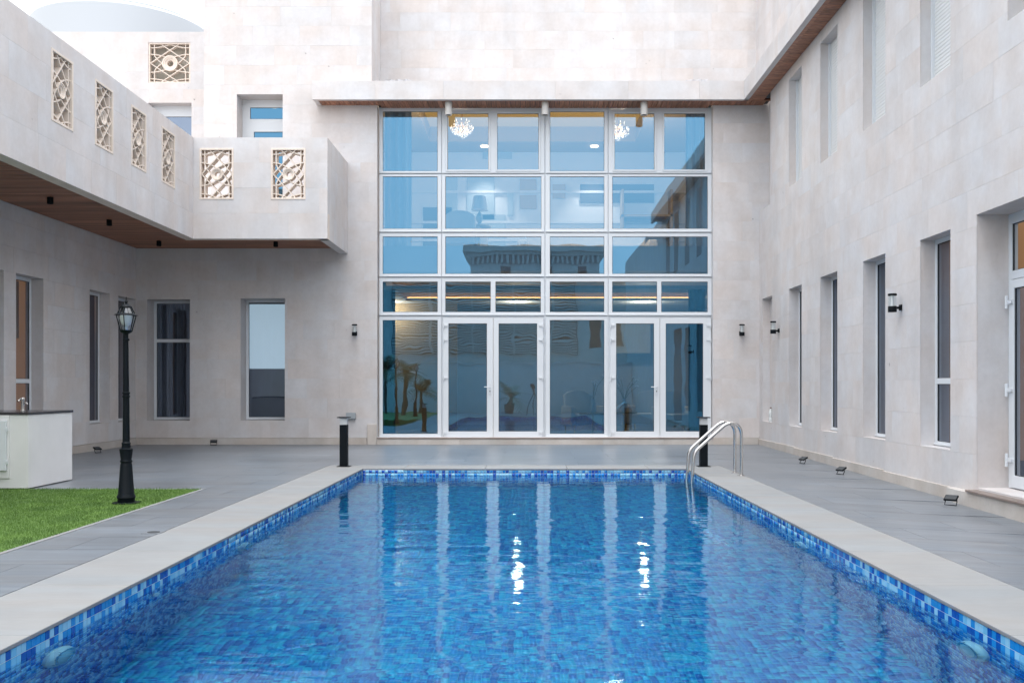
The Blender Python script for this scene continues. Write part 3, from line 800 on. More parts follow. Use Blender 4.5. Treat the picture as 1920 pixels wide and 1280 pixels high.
place(c2, (fx(1158, 23.2), 23.2, fz(246, 23.2)), .3, 'lit crystal chandelier seen through the fifth pane of the top glazing row')

# furniture seen through the glass
def armchair():
    t = thing('armchair', '', 'armchair', group='pale upholstered armchairs behind the glass')
    MB().box(-.34, .34, -.32, .30, .18, .44).build('seat', sofa_m, t, bevel=.04, bseg=3)
    b = MB(); k = 14
    for i in range(k + 1):
        a = math.pi * (i / k); x = -.36 * math.cos(a); hh = .82 + .16 * math.sin(a)
        yb = .28 + .10 * math.sin(a)
        b.v += [(x, yb, .25), (x, yb + .09, .25), (x, yb + .12, hh), (x, yb + .03, hh)]
    for i in range(k):
        n_ = 4 * i
        for q in ((0, 4, 7, 3), (1, 2, 6, 5), (3, 7, 6, 2), (0, 1, 5, 4)): b.f.append(tuple(n_ + j for j in q)); b.mi.append(0)
    b.f += [(0, 3, 2, 1), (4 * k, 4 * k + 1, 4 * k + 2, 4 * k + 3)]; b.mi += [0, 0]
    b.build('backrest', sofa_m, t, bevel=.02, bseg=2)
    for s in (-1, 1):
        MB().box(min(s * .34, s * .46), max(s * .34, s * .46), -.32, .34, .16, .62).build('armrest', sofa_m, t, bevel=.04, bseg=3)
        for yy in (-.28, .28): MB().cyl((s * .36, yy, 0), (s * .36, yy, .2), .018, .028, 8).build('leg', gold_m, t)
    return t
ac = armchair()
for i, (x_, y_, z_, rz, lb) in enumerate([
    (fx(1095, 23.2), 23.2, .12, .35, 'pale armchair behind the fixed pane between the two pairs of glass doors'),
    (fx(1208, 23.6), 23.6, .12, -.5, 'pale armchair behind the left leaf of the right glass doors'),
    (fx(1262, 23.0), 23.0, .12, .1, 'pale armchair behind the right leaf of the right glass doors'),
    (fx(872, 22.4), 22.4, 4.15, 2.9, 'high backed armchair beside the table lamp behind the upper left glazing')]):
    o = ac if i == 0 else copy_tree(ac); place(o, (x_, y_, z_), rz, lb)

t = thing('side_table', 'small side table holding the table lamp behind the upper glazing', 'table')
MB().lathe([(.26, .66), (.27, .68), (.26, .70)], (0, 0, 0), 24).build('table_top', int_tan, t)
MB().lathe([(.16, 0), (.16, .02), (.03, .05), (.03, .66)], (0, 0, 0), 16).build('pedestal', gold_m, t)
t.location = (fx(899, 22.4), 22.4, 4.15)
t = thing('table_lamp', 'table lamp with a white drum shade behind the second row of glazing', 'lamp')
MB().lathe([(.09, 0), (.10, .02), (.03, .05), (.08, .16), (.07, .26), (.015, .32), (.015, .40)], (0, 0, 0), 18).build('lamp_base', grey_m, t, smooth=True)
MB().lathe([(.19, .36), (.14, .68)], (0, 0, 0), 24).build('lamp_shade', int_white, t, smooth=True)
t.location = (fx(899, 22.4), 22.4, 4.85)
t = thing('sofa', 'long pale sofa along the back of the upper hall behind the glazing', 'sofa')
MB().box(-1.5, 1.5, -.45, .35, .15, .45).build('seat', sofa_m, t, bevel=.05, bseg=3)
MB().box(-1.5, 1.5, .2, .45, .3, .95).build('backrest', sofa_m, t, bevel=.05, bseg=3)
for s_ in (-1, 1): MB().box(s_ * 1.6 - .12, s_ * 1.6 + .12, -.45, .45, .12, .65).build('armrest', sofa_m, t, bevel=.05, bseg=3)
t.location = (fx(1100, 24.5), 24.5, 4.15)
def flowers(k, seed):
    t = thing('flower_vase', '', 'flower vase', group='vases of white flowers on the ground floor')
    MB().lathe([(.05, 0), (.07, .05), (.06, .2), (.035, .26), (.045, .3)], n=14).build('vase', int_white, t, smooth=True)
    q = random.Random(seed); st = MB(); fl = MB()
    for i in range(k):
        a = q.random() * 6.283; r = .12 + .18 * q.random(); h_ = .55 + .3 * q.random()
        p = (r * math.cos(a), r * math.sin(a), h_)
        st.tube([(0, 0, .25), (p[0] * .4, p[1] * .4, h_ * .75), p], .004, 5)
        for j in range(5):
            b = j * 1.257 + a; e = Vector(p) + Vector((math.cos(b) * .035, math.sin(b) * .035, .01 + .02 * (j % 2)))
            fl.lathe([(.002, -.006), (.024, .004), (.002, .012)], tuple(e), 6)
    st.build('stems', leaf_m, t)['kind'] = 'stuff'; fl.build('blossoms', petal_m, t)['kind'] = 'stuff'
    return t
t = flowers(9, 2); t.location = (fx(1170, 22.4), 22.4, .62); t['label'] = 'white orchids in a vase behind the left leaf of the right glass doors'
t = flowers(7, 4); t.location = (fx(1112, 21.6), 21.6, .62); t['label'] = 'vase of white blossom in front of the armchair behind the central fixed pane'
for x_, y_, lb in ((1170, 22.4, 'low round table under the orchids behind the right glass doors'), (1112, 21.6, 'low round table under the blossom vase behind the central fixed pane')):
    t = thing('coffee_table', lb, 'table', group='low tables on the ground floor')
    MB().lathe([(.30, .46), (.31, .48), (.30, .50)], n=24).build('table_top', int_tan, t)
    MB().lathe([(.16, 0), (.16, .02), (.03, .05), (.03, .46)], n=16).build('pedestal', gold_m, t)
    t.location = (fx(x_, y_), y_, .12)

# ------------------------------------------------------------------ far block with dome
far = thing('domed_block', 'far set-back roof block with a white dome rising above the left terrace', 'building', (-9, 22.6, 4.2))
YD = 22.6; FP = Plane((0, YD, 0), (1, 0, 0), (0, -1, 0))
SQ = (fx(278, YD), fx(357, YD), fz(156, YD), fz(80, YD)); FD = (fx(278, YD), fx(359, YD), 4.2, fz(193, YD))
xf0, xf1 = fx(-30, YD), fx(383, YD)
stone_wall(far, 'front_wall', FP, (xf0, xf1, 4.0, fz(60, YD)), [SQ, FD], .35, rng=(xf0, xf1, 5.2, fz(60, YD)))
MB().box(xf0, xf1, YD + .36, YD + 6, fz(60, YD) - .5, fz(60, YD) - .3).build('roof', stone, far)
w_ = frame_unit(far, 'window', FP, FD, [(FD[0] + .06, FD[1] - .02, 4.5, FD[3] - .25)], -.25, .06, glass_clear)
MB().box(FD[0] - .3, FD[1] + .3, YD + .9, YD + 1, 4.2, 8.2).build('room', grey_m, w_)
# dome
YO = 27.0; cx, czd = px(224, 160, YO); rr = 188 * YO / FPX
pr = []
for i in range(28):
    a = math.pi / 2 * i / 27
    pr.append((max(rr * math.cos(a), .01), czd + rr * math.sin(a)))
d_ = MB().lathe([p for p in pr if p[1] > fz(52, YO)], (cx, YO + .3, 0), 72).build('dome', dome_m, far, smooth=True)
zz = fz(52, YO); ro = math.sqrt(rr * rr - (zz - czd) ** 2)
MB().lathe([(ro - .1, zz - .9), (ro + .10, zz - .9), (ro + .12, zz - .08), (ro + .05, zz), (ro - .02, zz + .04)], (cx, YO + .3, 0), 72).build('dome_collar', dome_m, far, smooth=True)

# ------------------------------------------------------------------ carved lattice screens
def lattice(parent, P, rect, n0=-.01, depth=.17, square=False):
    u0, u1, z0, z1 = rect; w = u1 - u0; h_ = z1 - z0
    fr = .035
    f = holed(MB(), P, rect, [(u0 + fr, u1 - fr, z0 + fr, z1 - fr)], n0 + .018, n0 - depth - .01).build('lattice_screen', cream, parent, bevel=.004)
    iu0, iu1, iz0, iz1 = u0 + fr, u1 - fr, z0 + fr, z1 - fr; W_, H_ = iu1 - iu0, iz1 - iz0
    bw = .019
    def bar(pts, nm, off=0):
        b = MB(); k = 0; pp = [(iu0 + a * W_, iz0 + c * H_) for a, c in pts]; n_ = 0
        L_ = []
        for i, (a, c) in enumerate(pp):
            p_, q_ = pp[max(i - 1, 0)], pp[min(i + 1, len(pp) - 1)]
            dx, dz = q_[0] - p_[0], q_[1] - p_[1]; l = math.hypot(dx, dz); nx, nz = -dz / l * bw / 2, dx / l * bw / 2
            for nn in (n0 - off, n0 - depth + off):
                b.v.append(tuple(P.p(a + nx, c + nz, nn))); b.v.append(tuple(P.p(a - nx, c - nz, nn)))
        for i in range(len(pp) - 1):
            k = 4 * i
            for q in ((0, 1, 5, 4), (2, 3, 7, 6), (0, 4, 6, 2), (1, 5, 7, 3)): b.f.append(tuple(k + j for j in q)); b.mi.append(0)
        b.f += [(0, 1, 3, 2), tuple(len(b.v) - 4 + j for j in (0, 1, 3, 2))]; b.mi += [0, 0]
        b.build(nm, cream, f)
    def curve(p0, p1, p2, n=10): return [((1 - t) ** 2 * p0[0] + 2 * t * (1 - t) * p1[0] + t * t * p2[0], (1 - t) ** 2 * p0[1] + 2 * t * (1 - t) * p1[1] + t * t * p2[1]) for t in [i / n for i in range(n + 1)]]
    e = .0
    k = 0
    for a, b in (((e, .5), (.72, 1)), ((1, .5), (.28, 1)), ((e, .5), (.72, 0)), ((1, .5), (.28, 0))):
        k += 1; bar([a, b], 'lattice_bar', .0012 * k)
    for s_ in (0, 1):
        m = (lambda x: 1 - x) if s_ else (lambda x: x)
        bar([(m(.10), 0), (m(.10), .26)] + [(m(a), c) for a, c in curve((.10, .26), (.10, .36), (.30, .5))[1:]] + [(m(a), c) for a, c in curve((.30, .5), (.10, .64), (.10, .74))[1:]] + [(m(.10), 1)], 'lattice_bar', .0062 + .0008 * s_)
        bar([(0, m(.26))] + curve((.0, m(.26)), (.22, m(.26)), (.5, m(.37)))[1:] + curve((.5, m(.37)), (.78, m(.26)), (1, m(.26)))[1:], 'lattice_bar', .008 + .0008 * s_)
        bar([(0, m(.085))] + curve((.0, m(.085)), (.24, m(.085)), (.5, m(.0)))[1:] + curve((.5, m(.0)), (.76, m(.085)), (1, m(.085)))[1:], 'lattice_bar', .010 + .0008 * s_)
    # rosette: stepped ring
    cu, czz = (u0 + u1) / 2, (z0 + z1) / 2; ro_ = W_ * .20
    prof = [(ro_ * .38, -.13), (ro_ * .40, -.03), (ro_ * .62, -.018), (ro_ * .66, -.006), (ro_ * .80, -.004), (ro_ * .84, .006), (ro_, .006), (ro_, -.14)]
    r_ = MB(); n = 28
    for q, (r, d) in enumerate(prof):
        for i in range(n):
            t = 2 * math.pi * i / n; r_.v.append(tuple(P.p(cu + r * math.cos(t), czz + r * math.sin(t), n0 + d)))
    for q in range(len(prof)):
        q2 = (q + 1) % len(prof)
        for i in range(n):
            j = (i + 1) % n; r_.f.append((q * n + i, q * n + j, q2 * n + j, q2 * n + i)); r_.mi.append(0)
    r_.build('rosette', cream, f, smooth=True)
    return f
lt = lattice(far, FP, SQ, -.03, .10)
MB().box(SQ[0] - .05, SQ[1] + .05, YD + .33, YD + .35, SQ[2], SQ[3]).build('backing', simple('pale_backing', (.62, .60, .54), .8), lt)

# ------------------------------------------------------------------ left wing with balcony
wing = thing('left_wing', 'single storey stone wing on the left with a timber lined overhanging roof terrace', 'building', (XL, 12, 0))
def ly(x): return 14849.0 / (988 - x)
LO = [(ly(30), ly(81.4), .495, 2.99), (ly(168), ly(206), .495, 2.99), (ly(222), YF - .03, .495, 2.99), (14.25, ly(7), .0, 2.99)]
stone_wall(wing, 'courtyard_wall', LW, (5.0, YF + .35, 0, 4.05), LO, .30, rng=(14.0, YF, SK, 4.05))
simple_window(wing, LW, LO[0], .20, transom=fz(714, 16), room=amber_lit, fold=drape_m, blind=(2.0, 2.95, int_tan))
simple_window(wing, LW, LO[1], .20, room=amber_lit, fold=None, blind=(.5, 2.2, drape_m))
simple_window(wing, LW, (LO[2][0], YF - .04, .495, 2.99), .20, room=int_dark, fold=drape_m)
f = frame_unit(wing, 'door', LW, LO[3], [(14.4, ly(7) - .12, .3, 2.2), (14.4, ly(7) - .12, 2.32, 2.9)], -.20, .06, glass_clear)
MB().box(XL - .9, XL - .8, 14, 15.4, 0, 3).build('room', int_dark, f)
MB().box(XL, XL + .022, 12.6, YF - .025, -.02, SK - .006).build('skirting', skirt_m, wing, bevel=.002)
# terrace slab, parapets
YB = 18.2; XP = -6.19; XB1 = fx(614, YB); ZP0 = 3.935; ZP1 = 5.81; ZSO = 4.04
tr = MB()
tr.box(XL - 3.5, XP - .2, 5.0, YF - .002, 4.075, 4.25).box(XP - .2, XB1 - .2, YB + .2, YF - .002, 4.075, 4.25)
tr.box(XL - 3.5, XBL - .002, YF + .44, 22.59, 4.075, 4.25)
tr.build('terrace_slab', stone, wing)
PP = Plane((XP, 0, 0), (0, 1, 0), (1, 0, 0)); FB = Plane((0, YB, 0), (1, 0, 0), (0, -1, 0)); SB = Plane((XB1, 0, 0), (0, 1, 0), (1, 0, 0))
def py_(x): return 11390.0 / (988 - x)
LH = [(py_(a), py_(b), 4.66, 5.61) for a, b in ((96, 137), (178, 212), (246, 274), (303, 328))]
LF = [(fx(374, YB), fx(438, YB), 4.66, 5.61), (fx(508, YB), fx(573, YB), 4.66, 5.61)]
stone_wall(wing, 'side_parapet', PP, (6.0, YB, ZP0, ZP1), LH, .20, rng=(9.5, YB, ZP0, ZP1), bh=.47, jamb_mat=cream)
stone_wall(wing, 'front_parapet', FB, (XP - .19, XB1, ZP0, ZP1), LF, .20, rng=(XP, XB1, ZP0, ZP1), bh=.47, phase=2, jamb_mat=cream)
stone_wall(wing, 'end_parapet', SB, (YB + .003, YF - .001, ZP0, ZP1), [], .18, rng=(YB + .003, YF - .001, ZP0, ZP1), bh=.47, phase=4)
for h_ in LH:
    lt_ = lattice(wing, PP, h_, depth=.20)
    MB().box(XP - .225, XP - .215, h_[0] - .03, h_[1] + .03, h_[2] - .03, h_[3] + .03).build('dark_backing', drape_m, lt_)  # added dark sheet, stands in for the shade in the screen's holes
for h_ in LF: lattice(wing, FB, h_)
so = MB().box(XL + .001, XP - .2, 6.0, YF - .002, 4.052, 4.07).box(XP - .199, XB1 - .18, YB + .2, YF - .002, 4.056, 4.07).build('soffit', gasket_m, wing)
pm = MB().box(-.5, .5, -.0405, .0405, -.006, .008); pmo = pm.build('soffit_plank', wood_m, None); pmesh2 = pmo.data; bpy.data.objects.remove(pmo)
y = YF - .06; q = random.Random(9)
while y > 10.8:
    a, b = XL + .03, (XB1 - .19 if y > YB + .22 else XP - .21)
    x = a
    while x < b - .01:
        x2 = min(x + q.uniform(1.6, 3.0), b)
        if b - x2 < .4: x2 = b
        inst('soffit_plank', pmesh2, so, ((x + x2) / 2, y, 4.046), (0, 0, 0), (x2 - x - .003, 1, 1)); x = x2
    y -= .1

# ------------------------------------------------------------------ right wing
rw = thing('right_wing', 'tall two storey stone wing on the right with narrow deep window slots and timber eave', 'building', (XR, 12, 0))
def ry(x): return 8850.0 / (x - 988)
K = 8850.0 / 4.81 * 4.80
def ry(x): return 4.80 * FPX / (x - 988)
slots = [(ry(1503), ry(1479)), (ry(1570), ry(1538)), (ry(1660), ry(1618)), (ry(1782), ry(1725))]
niche = (ry(1448), ry(1429), .49, 2.98)
YN = 19.33
RH = [(a, b, .48, 2.98) for a, b in slots] + [niche]
UH = [(a, b, 4.84, 6.80) for a, b in slots] + [(8.9, 9.8, 4.84, 6.8), (7.0, 7.9, 4.84, 6.8)]
DR = (8.75, ry(1831), .12, 3.03)
RH += [DR, (YN, YF + 1, 4.80, 7.4)]
stone_wall(rw, 'courtyard_wall', RW, (-7.0, YF, -.15, 7.20), RH + UH, .36, rng=(8.6, YF, .06, 7.18), bh=.407, bw=(.75, 1.35))
UW = Plane((5.0, 0, 0), (0, 1, 0), (-1, 0, 0))
stone_wall(rw, 'upper_wall', UW, (17.3, 21.44, 7.1, 9.9), [], .3, rng=(17.3, 21.44, 7.3, 9.9), phase=8)
MB().box(XR + .37, 12, -7, YF + .4, 7.0, 7.06).build('upper_floor', int_white, rw)
MB().box(XR + .2, XR + .36, YN + .02, YF - .001, 4.80, 7.12).build('corner_niche_back', stone, rw)
for k, (a, b) in enumerate(slots):
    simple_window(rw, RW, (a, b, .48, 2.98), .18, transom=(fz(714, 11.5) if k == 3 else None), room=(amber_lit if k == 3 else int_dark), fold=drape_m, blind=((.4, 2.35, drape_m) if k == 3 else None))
    # roller shutter in the upper slot
    sh_ = MB().box(XR + .175, XR + .19, a, b, 4.84, 6.80).build('shutter', shut_m, rw)
    s2 = MB(); z = 4.85
    while z < 6.79:
        s2.v += [(XR + .174, a, z), (XR + .174, b, z), (XR + .168, a, z + .016), (XR + .168, b, z + .016), (XR + .168, a, z + .034), (XR + .168, b, z + .034), (XR + .174, a, z + .044), (XR + .174, b, z + .044)]
        n_ = len(s2.v) - 8
        for j in range(3): s2.f.append((n_ + 2 * j, n_ + 2 * j + 1, n_ + 2 * j + 3, n_ + 2 * j + 2)); s2.mi.append(0)
        z += .046
    s2.build('shutter_slats', shut_m, sh_, fixn=False)['kind'] = 'stuff'
    MB().box(XR + .13, XR + .175, b - .028, b - .001, 4.84, 6.80).box(XR + .13, XR + .175, a + .001, a + .028, 4.84, 6.80).build('shutter_rail', white_m, sh_, bevel=.002)
MB().box(XR + .16, XR + .30, niche[0] - .1, niche[1] + .1, .4, 3.05).build('blind_recess', stone, rw)
# door at the right edge
dj = -.34
f = frame_unit(rw, 'door_frame', RW, DR, [(DR[0] + .08, DR[1] - .07, fz(508, 10.4), DR[3] - .11), (DR[0] + .08, DR[1] - .07, DR[2] + .01, fz(524, 10.4))], dj, .07, glass_clear, lip=False)
for o in [c for c in kids(f)][2:]: bpy.data.objects.remove(o)
lo = (DR[0] + .085, DR[1] - .075, DR[2] + .015, fz(526, 10.4))
d = frame_unit(rw, 'door', RW, lo, [(lo[0] + .10, lo[1] - .10, lo[2] + .13, lo[3] - .09)], dj + .03, .07, glass_clear, lip=False)
for zz in (.42, 1.16, 2.09):
    yy = DR[1] - .07
    hb = MB().cyl((XR + .285, yy, zz - .07), (XR + .285, yy, zz + .07), .016, n=10).box(XR + .285, XR + .31, yy - .09, yy, zz - .02, zz + .02)
    hb.build('hinge', white_m, d, bevel=.002)
c = MB(); n_ = 0
for i in range(60):
    y_ = DR[0] + (DR[1] - DR[0]) * i / 59; c.v += [(XR + .62 + .03 * math.sin(i * .9), y_, .12), (XR + .62 + .03 * math.sin(i * .9), y_, 3.0)]
for i in range(59): c.f.append((2 * i, 2 * i + 2, 2 * i + 3, 2 * i + 1)); c.mi.append(0)
c.build('door_curtain', drape_m, rw, fixn=False, smooth=True)
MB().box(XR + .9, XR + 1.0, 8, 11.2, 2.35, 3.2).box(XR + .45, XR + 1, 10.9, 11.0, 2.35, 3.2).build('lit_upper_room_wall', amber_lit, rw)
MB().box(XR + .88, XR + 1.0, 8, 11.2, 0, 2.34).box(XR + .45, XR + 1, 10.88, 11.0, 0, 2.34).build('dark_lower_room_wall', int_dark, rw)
# skirting and door step
sk = MB()
def sk_seg(ya, yb, prj, zt):
    g0, g1 = gz(XR, ya), gz(XR, yb)
    n_ = len(sk.v); sk.v += [(XR - prj, ya, g0 - .03), (XR + .01, ya, g0 - .03), (XR + .01, yb, g1 - .03), (XR - prj, yb, g1 - .03), (XR - prj, ya, zt), (XR + .01, ya, zt), (XR + .01, yb, zt), (XR - prj, yb, zt)]
    for q in ((0, 3, 2, 1), (4, 5, 6, 7), (0, 1, 5, 4), (1, 2, 6, 5), (2, 3, 7, 6), (3, 0, 4, 7)): sk.f.append(tuple(n_ + i for i in q)); sk.mi.append(0)
ye = 11.0
for a, b in ((11.001, 13.2), (13.202, 15.4), (15.402, 17.6), (17.602, YF - .001)): sk_seg(a, b, .022, .139 - .075 * (YF - a) / 9.3)
sk.build('skirting', skirt_m, rw, bevel=.002)
sk = MB(); sk_seg(6.0, 10.998, .10, .072)
sk.build('door_plinth', skirt_m, rw, bevel=.004)
MB().box(XR - .125, XR + .35, 8.0, ry(1831) - .002, .074, .10).build('marble_threshold', marble_m, rw, bevel=.004)
# eave
XE = 4.385
ev = MB().box(XE + PT, XE + .10, 6.0, YC + .10, ZC0, ZC1).box(XE + .1, 5.3, 6.0, YC + .25, ZC0 + .06, ZC1 - .01)
eave = ev.build('eave', stone, rw)
y = 10.0; r_ = random.Random(15)
while y < YC - .01:
    y2 = min(y + r_.uniform(.9, 1.5), YC)
    if YC - y2 < .3: y2 = YC
    MB().box(XE + r_.uniform(-.001, .001), XE + PT + .002, y + .0011, y2 - .0011, ZC0 - .002, ZC1 + .003).build('stone_panel', stone, eave, fixn=False); y = y2
y = YC + .08
while y > 11:
    inst('soffit_plank', pmesh, eave, ((XE + .17 + XR) / 2, y, 7.003), (0, 0, 0), (.25, 1, 1)); y -= .1
MB().box(XE + .171, XR + .15, 10, YC + .0, 7.018, 7.044).build('soffit_backing', gasket_m, eave)
MB().box(XE + .101, XE + .17, 10, YC + .1, ZC0 - .002, ZC0 + .06).build('soffit_border', wood_m, eave)

# ------------------------------------------------------------------ fixed lamps and fittings
def wall_lamp():
    t = thing('wall_lamp', '', 'wall lamp', group='black cylinder wall lamps on the stone walls')
    # wall at y=0, lamp towards -y
    MB().box(-.035, .035, -.022, 0, -.055, .02).box(-.018, .018, -.075, -.02, -.035, -.005).build('bracket', black_m, t, bevel=.003)
    MB().lathe([(.052, -.075), (.054, -.07), (.054, -.005), (.050, 0)], (0, -.115, 0), 24).build('lamp_base', black_m, t, smooth=True)
    MB().lathe([(.030, 0), (.026, .04), (.022, .10), (.026, .135)], (0, -.115, 0), 18).build('diffuser', frost_m, t, smooth=True)
    g = MB(); n = 24
    for z in (0.001, .134):
        for i in range(n): g.v.append((.048 * math.cos(2 * math.pi * i / n), -.115 + .048 * math.sin(2 * math.pi * i / n), z))
    for i in range(n): g.f.append((i, (i + 1) % n, n + (i + 1) % n, n + i)); g.mi.append(0)
    g.build('glass_cylinder', glass_lamp, t, smooth=True)
    MB().lathe([(.052, .135), (.056, .138), (.056, .155), (.048, .162)], (0, -.115, 0), 24).build('lamp_cap', black_m, t, smooth=True)
    return t
wl = wall_lamp()
ps = [((fx(666.5), YF, fz(623)), 0, 'black and glass wall lamp left of the tall glazing'),
      ((fx(1389), YF, fz(623)), 0, 'black and glass wall lamp right of the tall glazing, beside the corner'),
      ((XR, 4.8 * FPX / (1461 - 988), 1.2 + (724 - 618) * (4.8 * FPX / (1461 - 988)) / FPX), R(-90), 'black wall lamp between the first two slots of the right wing'),
      ((XR, 4.8 * FPX / (1690 - 988), 1.2 + (724 - 574) * (4.8 * FPX / (1690 - 988)) / FPX), R(-90), 'largest black wall lamp, between the fourth and fifth slots of the right wing')]
for i, (l, rz, lb) in enumerate(ps):
    o = wl if i == 0 else copy_tree(wl); place(o, l, rz, lb)
def can_lamp(name, r, h_, mat, cat, grp):
    t = thing(name, '', cat, group=grp)
    MB().lathe([(r * .96, 0), (r, -.006), (r, -h_ + .006), (r * .97, -h_), (r * .80, -h_), (r * .78, -h_ + .02), (.001, -h_ + .022)], n=28).build('housing', mat, t, smooth=True)
    MB().lathe([(r * .76, -h_ + .012), (.002, -h_ + .010)], n=20).build('lens', gasket_m, t)
    return t
cl_ = can_lamp('canopy_downlight', .072, .262, cap_m, 'ceiling light', 'white cylinder downlights under the canopy')
for i, (x_, lb) in enumerate(((841, 'leftmost white cylinder downlight under the canopy'), (1022, 'middle white cylinder downlight under the canopy'), (1207.5, 'rightmost white cylinder downlight under the canopy'))):
    o = cl_ if i == 0 else copy_tree(cl_); place(o, (fx(x_, 20.03), 20.03, 6.99), 0, lb)
bl = can_lamp('soffit_spotlight', .045, .10, black_m, 'ceiling light', 'black cylinder spotlights in the timber soffit')
for i, (l, lb) in enumerate((((-7.17, 14.76, 4.04), 'black soffit spotlight nearest the left edge of the photo'), ((-7.13, 16.75, 4.04), 'black soffit spotlight in the middle of the long timber soffit'),
                             ((-7.2, 19.2, 4.04), 'black soffit spotlight in the corner of the timber soffit'), ((fx(517, 19.3), 19.3, 4.04), 'black soffit spotlight under the front balcony'))):
    o = bl if i == 0 else copy_tree(bl); place(o, l, 0, lb)

def floodlight():
    t = thing('floodlight', '', 'floodlight', group='small black floodlights at the foot of the walls')
    b = MB(); b.tube([(-.075, 0, .105), (-.075, 0, .05), (-.075, -.03, .006), (.075, -.03, .006), (.075, 0, .05), (.075, 0, .105)], .007, 6)
    b.box(-.075, .075, -.05, .0, 0, .006).build('bracket', black_m, t)
    o = MB().box(-.085, .085, -.014, .014, -.06, .06); o.box(-.05, .05, .014, .026, -.03, .03)
    h_ = o.build('lamp_head', black_m, t, bevel=.006); h_.rotation_euler = (R(-62), 0, 0); h_.location = (0, 0, .10)
    l = MB().box(-.074, .074, -.0152, -.0135, -.05, .05).build('lens', gasket_m, t); l.rotation_euler = (R(-62), 0, 0); l.location = (0, 0, .10)
    return t
fl = floodlight()
for k in kids(fl): k.scale = (.8, .8, .8); k.location.z *= .8
def fpos(x, y):
    Y = EYE * FPX / (y - VY); return ((x - VX) * Y / FPX, Y)
for i, (l, rz, lb) in enumerate(((((fx(400, 20.0), 20.02, 0)), R(12), 'small black floodlight at the foot of the wall between the two left windows'),
    ((XL + .30, 17.75, 0), R(62), 'small black floodlight half hidden behind the garden counter'),
    ((4.42, 15.7, gz(4.42, 15.7)), R(-70), 'farthest small black floodlight along the right wing'),
    ((4.45, 13.9, gz(4.45, 13.9)), R(-62), 'middle small black floodlight along the right wing'),
    ((4.56, 10.55, gz(4.56, 10.55)), R(-40), 'nearest small black floodlight, beside the door plinth of the right wing'))):
    o = fl if i == 0 else copy_tree(fl); place(o, l, rz, lb)

def bollard():
    t = thing('bollard_lamp', '', 'bollard', group='square bollard lamps at the far pool corners')
    MB().box(-.095, .095, -.095, .095, 0, .008).build('base_plate', black_m, t, bevel=.002)
    MB().box(-.057, .057, -.057, .057, .008, .625).build('post', black_m, t, bevel=.004)
    MB().box(-.052, .052, -.052, .052, .625, .728).build('diffuser', frost_m, t, bevel=.003)
    MB().box(-.09, .09, -.09, .09, .728, .742).build('cap', black_m, t, bevel=.003)
    return t
bo = bollard(); place(bo, (fx(645, 14.72), 14.72, 0), 0, 'square black bollard lamp on the coping at the far left pool corner')
b2 = copy_tree(bo); place(b2, (fx(1319, 14.72), 14.72, 0), 0, 'square black bollard lamp behind the pool ladder at the far right corner')

# garden lamp post
def garden_lamp():
    t = thing('garden_lamp', '', 'lamp post', group='black garden lamp posts with glass lanterns')
    MB().lathe([(.135, 0), (.135, .012), (.10, .016)], n=24).build('base_plate', black_m, t)
    b = MB(); N8 = 8
    b.lathe([(.084, .012), (.084, .05), (.093, .062), (.086, .085), (.078, .10), (.058, .40), (.053, .415), (.061, .43), (.053, .45), (.064, .53), (.066, .555), (.046, .565), (.042, .60), (.046, .615), (.036, .63)], n=N8 * 3)
    b.build('base', black_m, t, smooth=True)
    MB().lathe([(.036, .62), (.031, 1.08), (.038, 1.085), (.038, 1.10), (.032, 1.105), (.032, 1.115), (.038, 1.12), (.038, 1.135), (.029, 1.14), (.022, 1.66), (.033, 1.665), (.033, 1.68), (.022, 1.685), (.022, 1.73), (.05, 1.745), (.065, 1.765)], n=20).build('pole', black_m, t, smooth=True)
    n = 6; zb, zm, zt = 1.765, 1.925, 2.005; rb, rm_, rt = .058, .100, .062
    def ring(r, z, ph=math.pi / 6): return [Vector((r * math.cos(2 * math.pi * i / n + ph), r * math.sin(2 * math.pi * i / n + ph), z)) for i in range(n)]
    R0, R1, R2, R3 = ring(rb, zb), ring(rm_, zm), ring(rm_ - .012, zm + .01), ring(rt - .01, zt)
    fr = MB()
    for A, B, rad in ((R0, R1, .0055), (R2, R3, .0055)):
        for i in range(n): fr.cyl(A[i], B[i], rad, n=6)
    for Rg, rad in ((R0, .006), (R1, .009), (R2, .006), (R3, .008)):
        for i in range(n): fr.cyl(Rg[i], Rg[(i + 1) % n], rad, n=6)
    fr.build('lantern_frame', black_m, t)
    MB().lathe([(rm_ - .004, zm), (.122, zm - .004), (.122, zm + .002), (rm_ - .014, zm + .012)], n=6).v
    e = MB(); A = ring(.124, zm - .003); B = ring(.098, zm + .012); C = ring(.088, zm - .003)
    for i in range(n):
        j = (i + 1) % n; e.quad(A[i], A[j], B[j], B[i]); e.quad(A[i], A[j], C[j], C[i]); e.quad(B[i], B[j], C[j], C[i])
    e.build('eaves', black_m, t)
    g = []
    for A, B in ((R0, R1), (R2, R3)):
        for i in range(n):
            m_ = MB(); j = (i + 1) % n; s = .96
            m_.quad(*[Vector((p.x * s, p.y * s, p.z)) for p in (A[i], A[j], B[j], B[i])]); m_.build('glass_pane', glass_lamp, t, fixn=False)
    MB().lathe([(.058, zt), (.050, zt + .012), (.03, zt + .028), (.012, zt + .036), (.012, zt + .045), (.018, zt + .055), (.012, zt + .066), (.006, zt + .075), (.003, zt + .105)], n=18).build('finial', black_m, t, smooth=True)
    MB().lathe([(.024, zb), (.026, zb + .045)], n=14).build('socket', grey_m, t)
    MB().lathe([(.022, zb + .045), (.046, zb + .07), (.062, zb + .12), (.06, zb + .15), (.035, zb + .175), (.004, zb + .185)], n=20).build('bulb_shade', frost_m, t, smooth=True)
    return t
gl_ = garden_lamp(); place(gl_, (-4.10, 10.04, .004), R(8), 'black lamp post with a glass lantern standing on the lawn')
